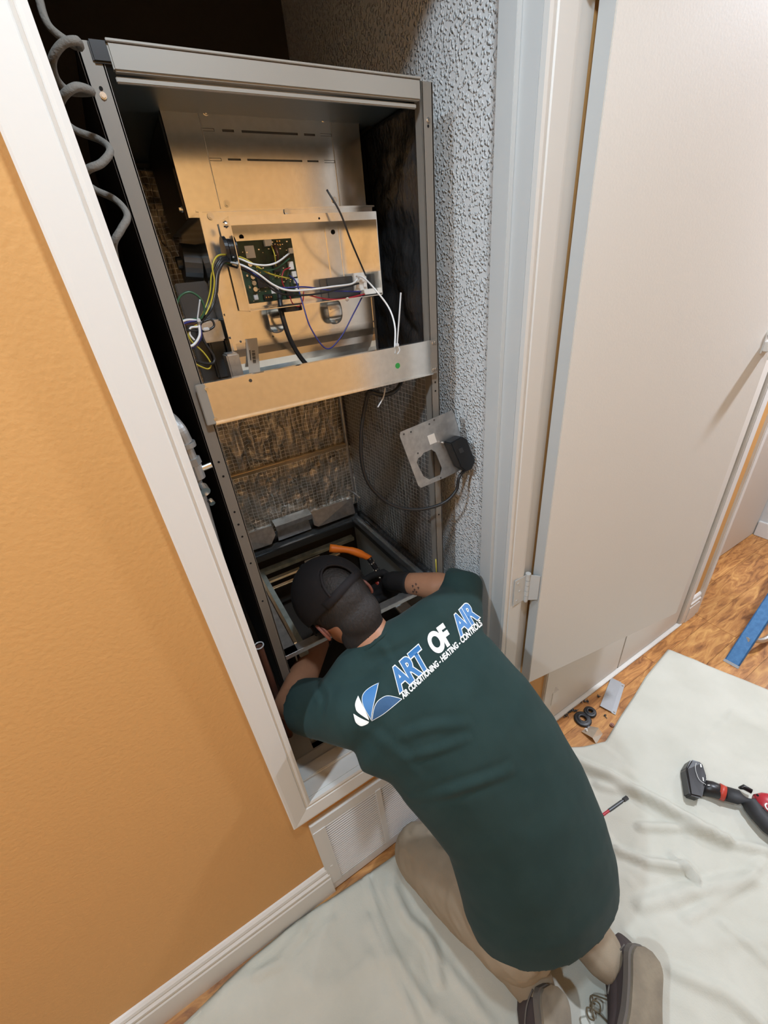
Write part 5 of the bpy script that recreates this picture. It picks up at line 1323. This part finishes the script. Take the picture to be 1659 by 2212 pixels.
# nut driver
nd = thing('nut_driver', 'slim black nut driver bit with a red band lying on the cloth beside the person', 'tool')
a, b2 = hz(1296, 1765, .016), hz(1355, 1723, .016)
bm = bmesh.new(); d = (b2 - a)
cyl(bm, a + d*0.32, a + d*0.80, 0.0052, 14); cyl(bm, a + d*0.80, a + d*0.86, 0.0040, 12); cyl(bm, a + d*0.86, b2, 0.0068, 6)
mesh_obj('socket', bm, M['darkmetal'], nd)
bm = bmesh.new(); cyl(bm, a + d*0.10, a + d*0.32, 0.0042, 14); mesh_obj('band', bm, M['red'], nd)
bm = bmesh.new(); cyl(bm, a - d*0.25, a + d*0.10, 0.0048, 12); mesh_obj('shank', bm, M['black'], nd)
# cordless driver
dr = thing('cordless_drill', 'red and black cordless drill lying on the cloth at the right', 'drill')
DZ = 0.036
def dp(u, v, z=DZ): return hz(u, v, z)
bm = bmesh.new()
# battery foot: block
q = [dp(1487, 1643, .070), dp(1516, 1652, .070), dp(1522, 1674, .070), dp(1540, 1690, .070), dp(1533, 1724, .070), dp(1494, 1718, .070)]
bt = [dp(1484, 1650, .010), dp(1518, 1652, .010), dp(1526, 1680, .010), dp(1545, 1690, .010), dp(1535, 1724, .010), dp(1492, 1716, .010)]
T_ = [dp(1494, 1639, .064), dp(1518, 1647, .066), dp(1528, 1678, .066), dp(1518, 1724, .060), dp(1491, 1717, .056), dp(1482, 1660, .056)]
cT = sum(T_, Vector()) / 6
a = [bm.verts.new(p) for p in T_]; b_ = [bm.verts.new(Vector((p.x + 0.004, p.y + 0.012, 0.012))) for p in T_]
bm.faces.new(a); bm.faces.new(list(reversed(b_)))
for i in range(6): bm.faces.new((a[i], b_[i], b_[(i+1) % 6], a[(i+1) % 6]))
bmesh.ops.recalc_face_normals(bm, faces=bm.faces); bmesh.ops.bevel(bm, geom=list(bm.edges), offset=0.005, segments=3, affect='EDGES')
bat = mesh_obj('battery', bm, M['black'], dr)
bm = bmesh.new()
mk = [[(1504, 1648), (1502, 1660), (1510, 1683), (1525, 1695)], ]
for L_ in mk: tube(bm, [dp(u, v, .0675) for u, v in L_], 0.0006, 6, 5)
mesh_obj('outline_mark', bm, M['print_white'], bat)
bm = bmesh.new()
for (u, v, w_, h_) in ((1514, 1654, 3, 7), (1519, 1683, 2, 8), (1531, 1696, 5, 1.5)):
    bm.faces.new([bm.verts.new(dp(u + sx*w_ + 1.2*sy, v + sy*h_, .0672)) for sx, sy in ((-0.5, -0.5), (0.5, -0.5), (0.5, 0.5), (-0.5, 0.5))])
mesh_obj('printed_mark', bm, M['print_white'], bat)
bm = bmesh.new()
loft(bm, [(dp(1512, 1700), (0.2, -0.9, 0.2), 0.022, 0.024), (dp(1540, 1705), (0.2, -0.9, 0.2), 0.024, 0.024), (dp(1566, 1714), (0.2, -0.9, 0.2), 0.022, 0.022)], 24); mesh_obj('grip_base', bm, M['black'], dr, smooth=True)
bm = bmesh.new(); loft(bm, [(dp(1552, 1708), (0.2, -0.9, 0.2), 0.0245, 0.0245), (dp(1566, 1715), (0.2, -0.9, 0.2), 0.0240, 0.0240)], 24); mesh_obj('red_band', bm, M['redstripe'], dr, smooth=True)
bm = bmesh.new(); loft(bm, [(dp(1560, 1712), (0.2, -0.9, 0.2), 0.022, 0.022), (dp(1595, 1722), (0.3, -0.9, 0.2), 0.020, 0.022), (dp(1620, 1737), (0.6, -0.8, 0.2), 0.026, 0.023), (dp(1640, 1760), (0.8, -0.6, 0.2), 0.027, 0.024), (dp(1662, 1784), (0.8, -0.6, 0.2), 0.027, 0.024), (dp(1700, 1815), (0.8, -0.6, 0.2), 0.022, 0.022)], 24); mesh_obj('grip', bm, M['darkrubber'], dr, smooth=True)
bm = bmesh.new(); loft(bm, [(dp(1628, 1722, .044), (0.5, -0.8, 0.2), 0.010, 0.012), (dp(1636, 1727, .042), (0.5, -0.8, 0.2), 0.026, 0.024), (dp(1650, 1737, .042), (0.6, -0.8, 0.2), 0.036, 0.027), (dp(1685, 1755, .042), (0.6, -0.8, 0.2), 0.040, 0.028), (dp(1750, 1790, .042), (0.6, -0.8, 0.2), 0.038, 0.026)], 24); mesh_obj('motor_body', bm, M['red'], dr, smooth=True)
bm = bmesh.new(); loft(bm, [(dp(1598, 1702), (0.9, 0.3, 0.2), 0.004, 0.007), (dp(1606, 1700), (0.9, 0.3, 0.2), 0.008, 0.010), (dp(1624, 1710), (0.9, 0.3, 0.2), 0.007, 0.010)], 16); mesh_obj('trigger', bm, M['black'], dr, smooth=True)
bm = bmesh.new(); p = dp(1636, 1718, .068); cyl(bm, p, p + Vector((0, 0, 0.002)), 0.0035, 14); mesh_obj('screw_hole', bm, M['holeblack'], dr)
bm = bmesh.new()
p = dp(1664, 1745, .070); tube(bm, [p + Vector((0.012*math.cos(a_), 0.012*math.sin(a_), 0)) for a_ in [math.radians(60 + 30*k) for k in range(9)]], 0.002, 6, 4)
mesh_obj('printed_mark', bm, M['print_white'], dr)

# step ladder foot at the right
ld = thing('step_ladder', 'blue fibreglass step ladder standing on the wood floor at the right edge', 'ladder')
f0 = Vector((1.825, -0.258, 0.0)); upd = Vector((0.175, 0.030, 0.97)).normalized()
f0 = hz(1578, 1436, 0.0)
top = hx(1659, 1312, f0.x + 0.19)
ldir = (top - f0).normalized()
def rail(base, name):
    s_ = Vector((0.05, -0.99, 0.0)); s_ = (s_ - ldir * s_.dot(ldir)).normalized(); n_ = ldir.cross(s_)
    bm = bmesh.new()
    def pr(a, b2, c, d):
        P = [base + s_*x + n_*y_ for x, y_ in ((a, c), (b2, c), (b2, d), (a, d))]; poly_prism(bm, P, ldir * 1.55)
    pr(-0.026, 0.026, 0.0, 0.004); pr(-0.026, -0.022, 0.0, 0.022); pr(0.022, 0.026, 0.0, 0.022)
    return mesh_obj(name, bm, M['blue'], ld), s_, n_
base1 = f0 + ldir * 0.01
r1, sd, nd_ = rail(base1, 'side_rail')
bm = bmesh.new(); P = [f0 + sd*x + nd_*y_ + Vector((0, 0, 0)) for x, y_ in ((-0.028, -0.002), (0.028, -0.002), (0.028, 0.024), (-0.028, 0.024))]; poly_prism(bm, P, ldir * 0.012); mesh_obj('rubber_foot', bm, M['strip'], ld)
off = Vector((0.42, 0.0, 0.0))
r2_, _, _ = rail(base1 + off, 'side_rail')
for k in range(2, 5):
    c = base1 + ldir * (0.16 + (k - 1) * 0.30)
    bm = bmesh.new(); box(bm, c + Vector((0.0, -0.038, -0.010)), c + Vector((0.42, 0.038, 0.012)), 0.003)
    for j in range(4): box(bm, c + Vector((0.0, -0.034 + j*0.018, 0.012)), c + Vector((0.42, -0.026 + j*0.018, 0.015)), 0.001)
    mesh_obj('step', bm, M['alu'], ld)
bm = bmesh.new(); tube(bm, [base1 + ldir*0.12, f0 + Vector((0.20, -0.03, 0.06)), f0 + Vector((0.44, -0.03, 0.06))], 0.011, 8); mesh_obj('cross_strut', bm, M['alu'], ld)
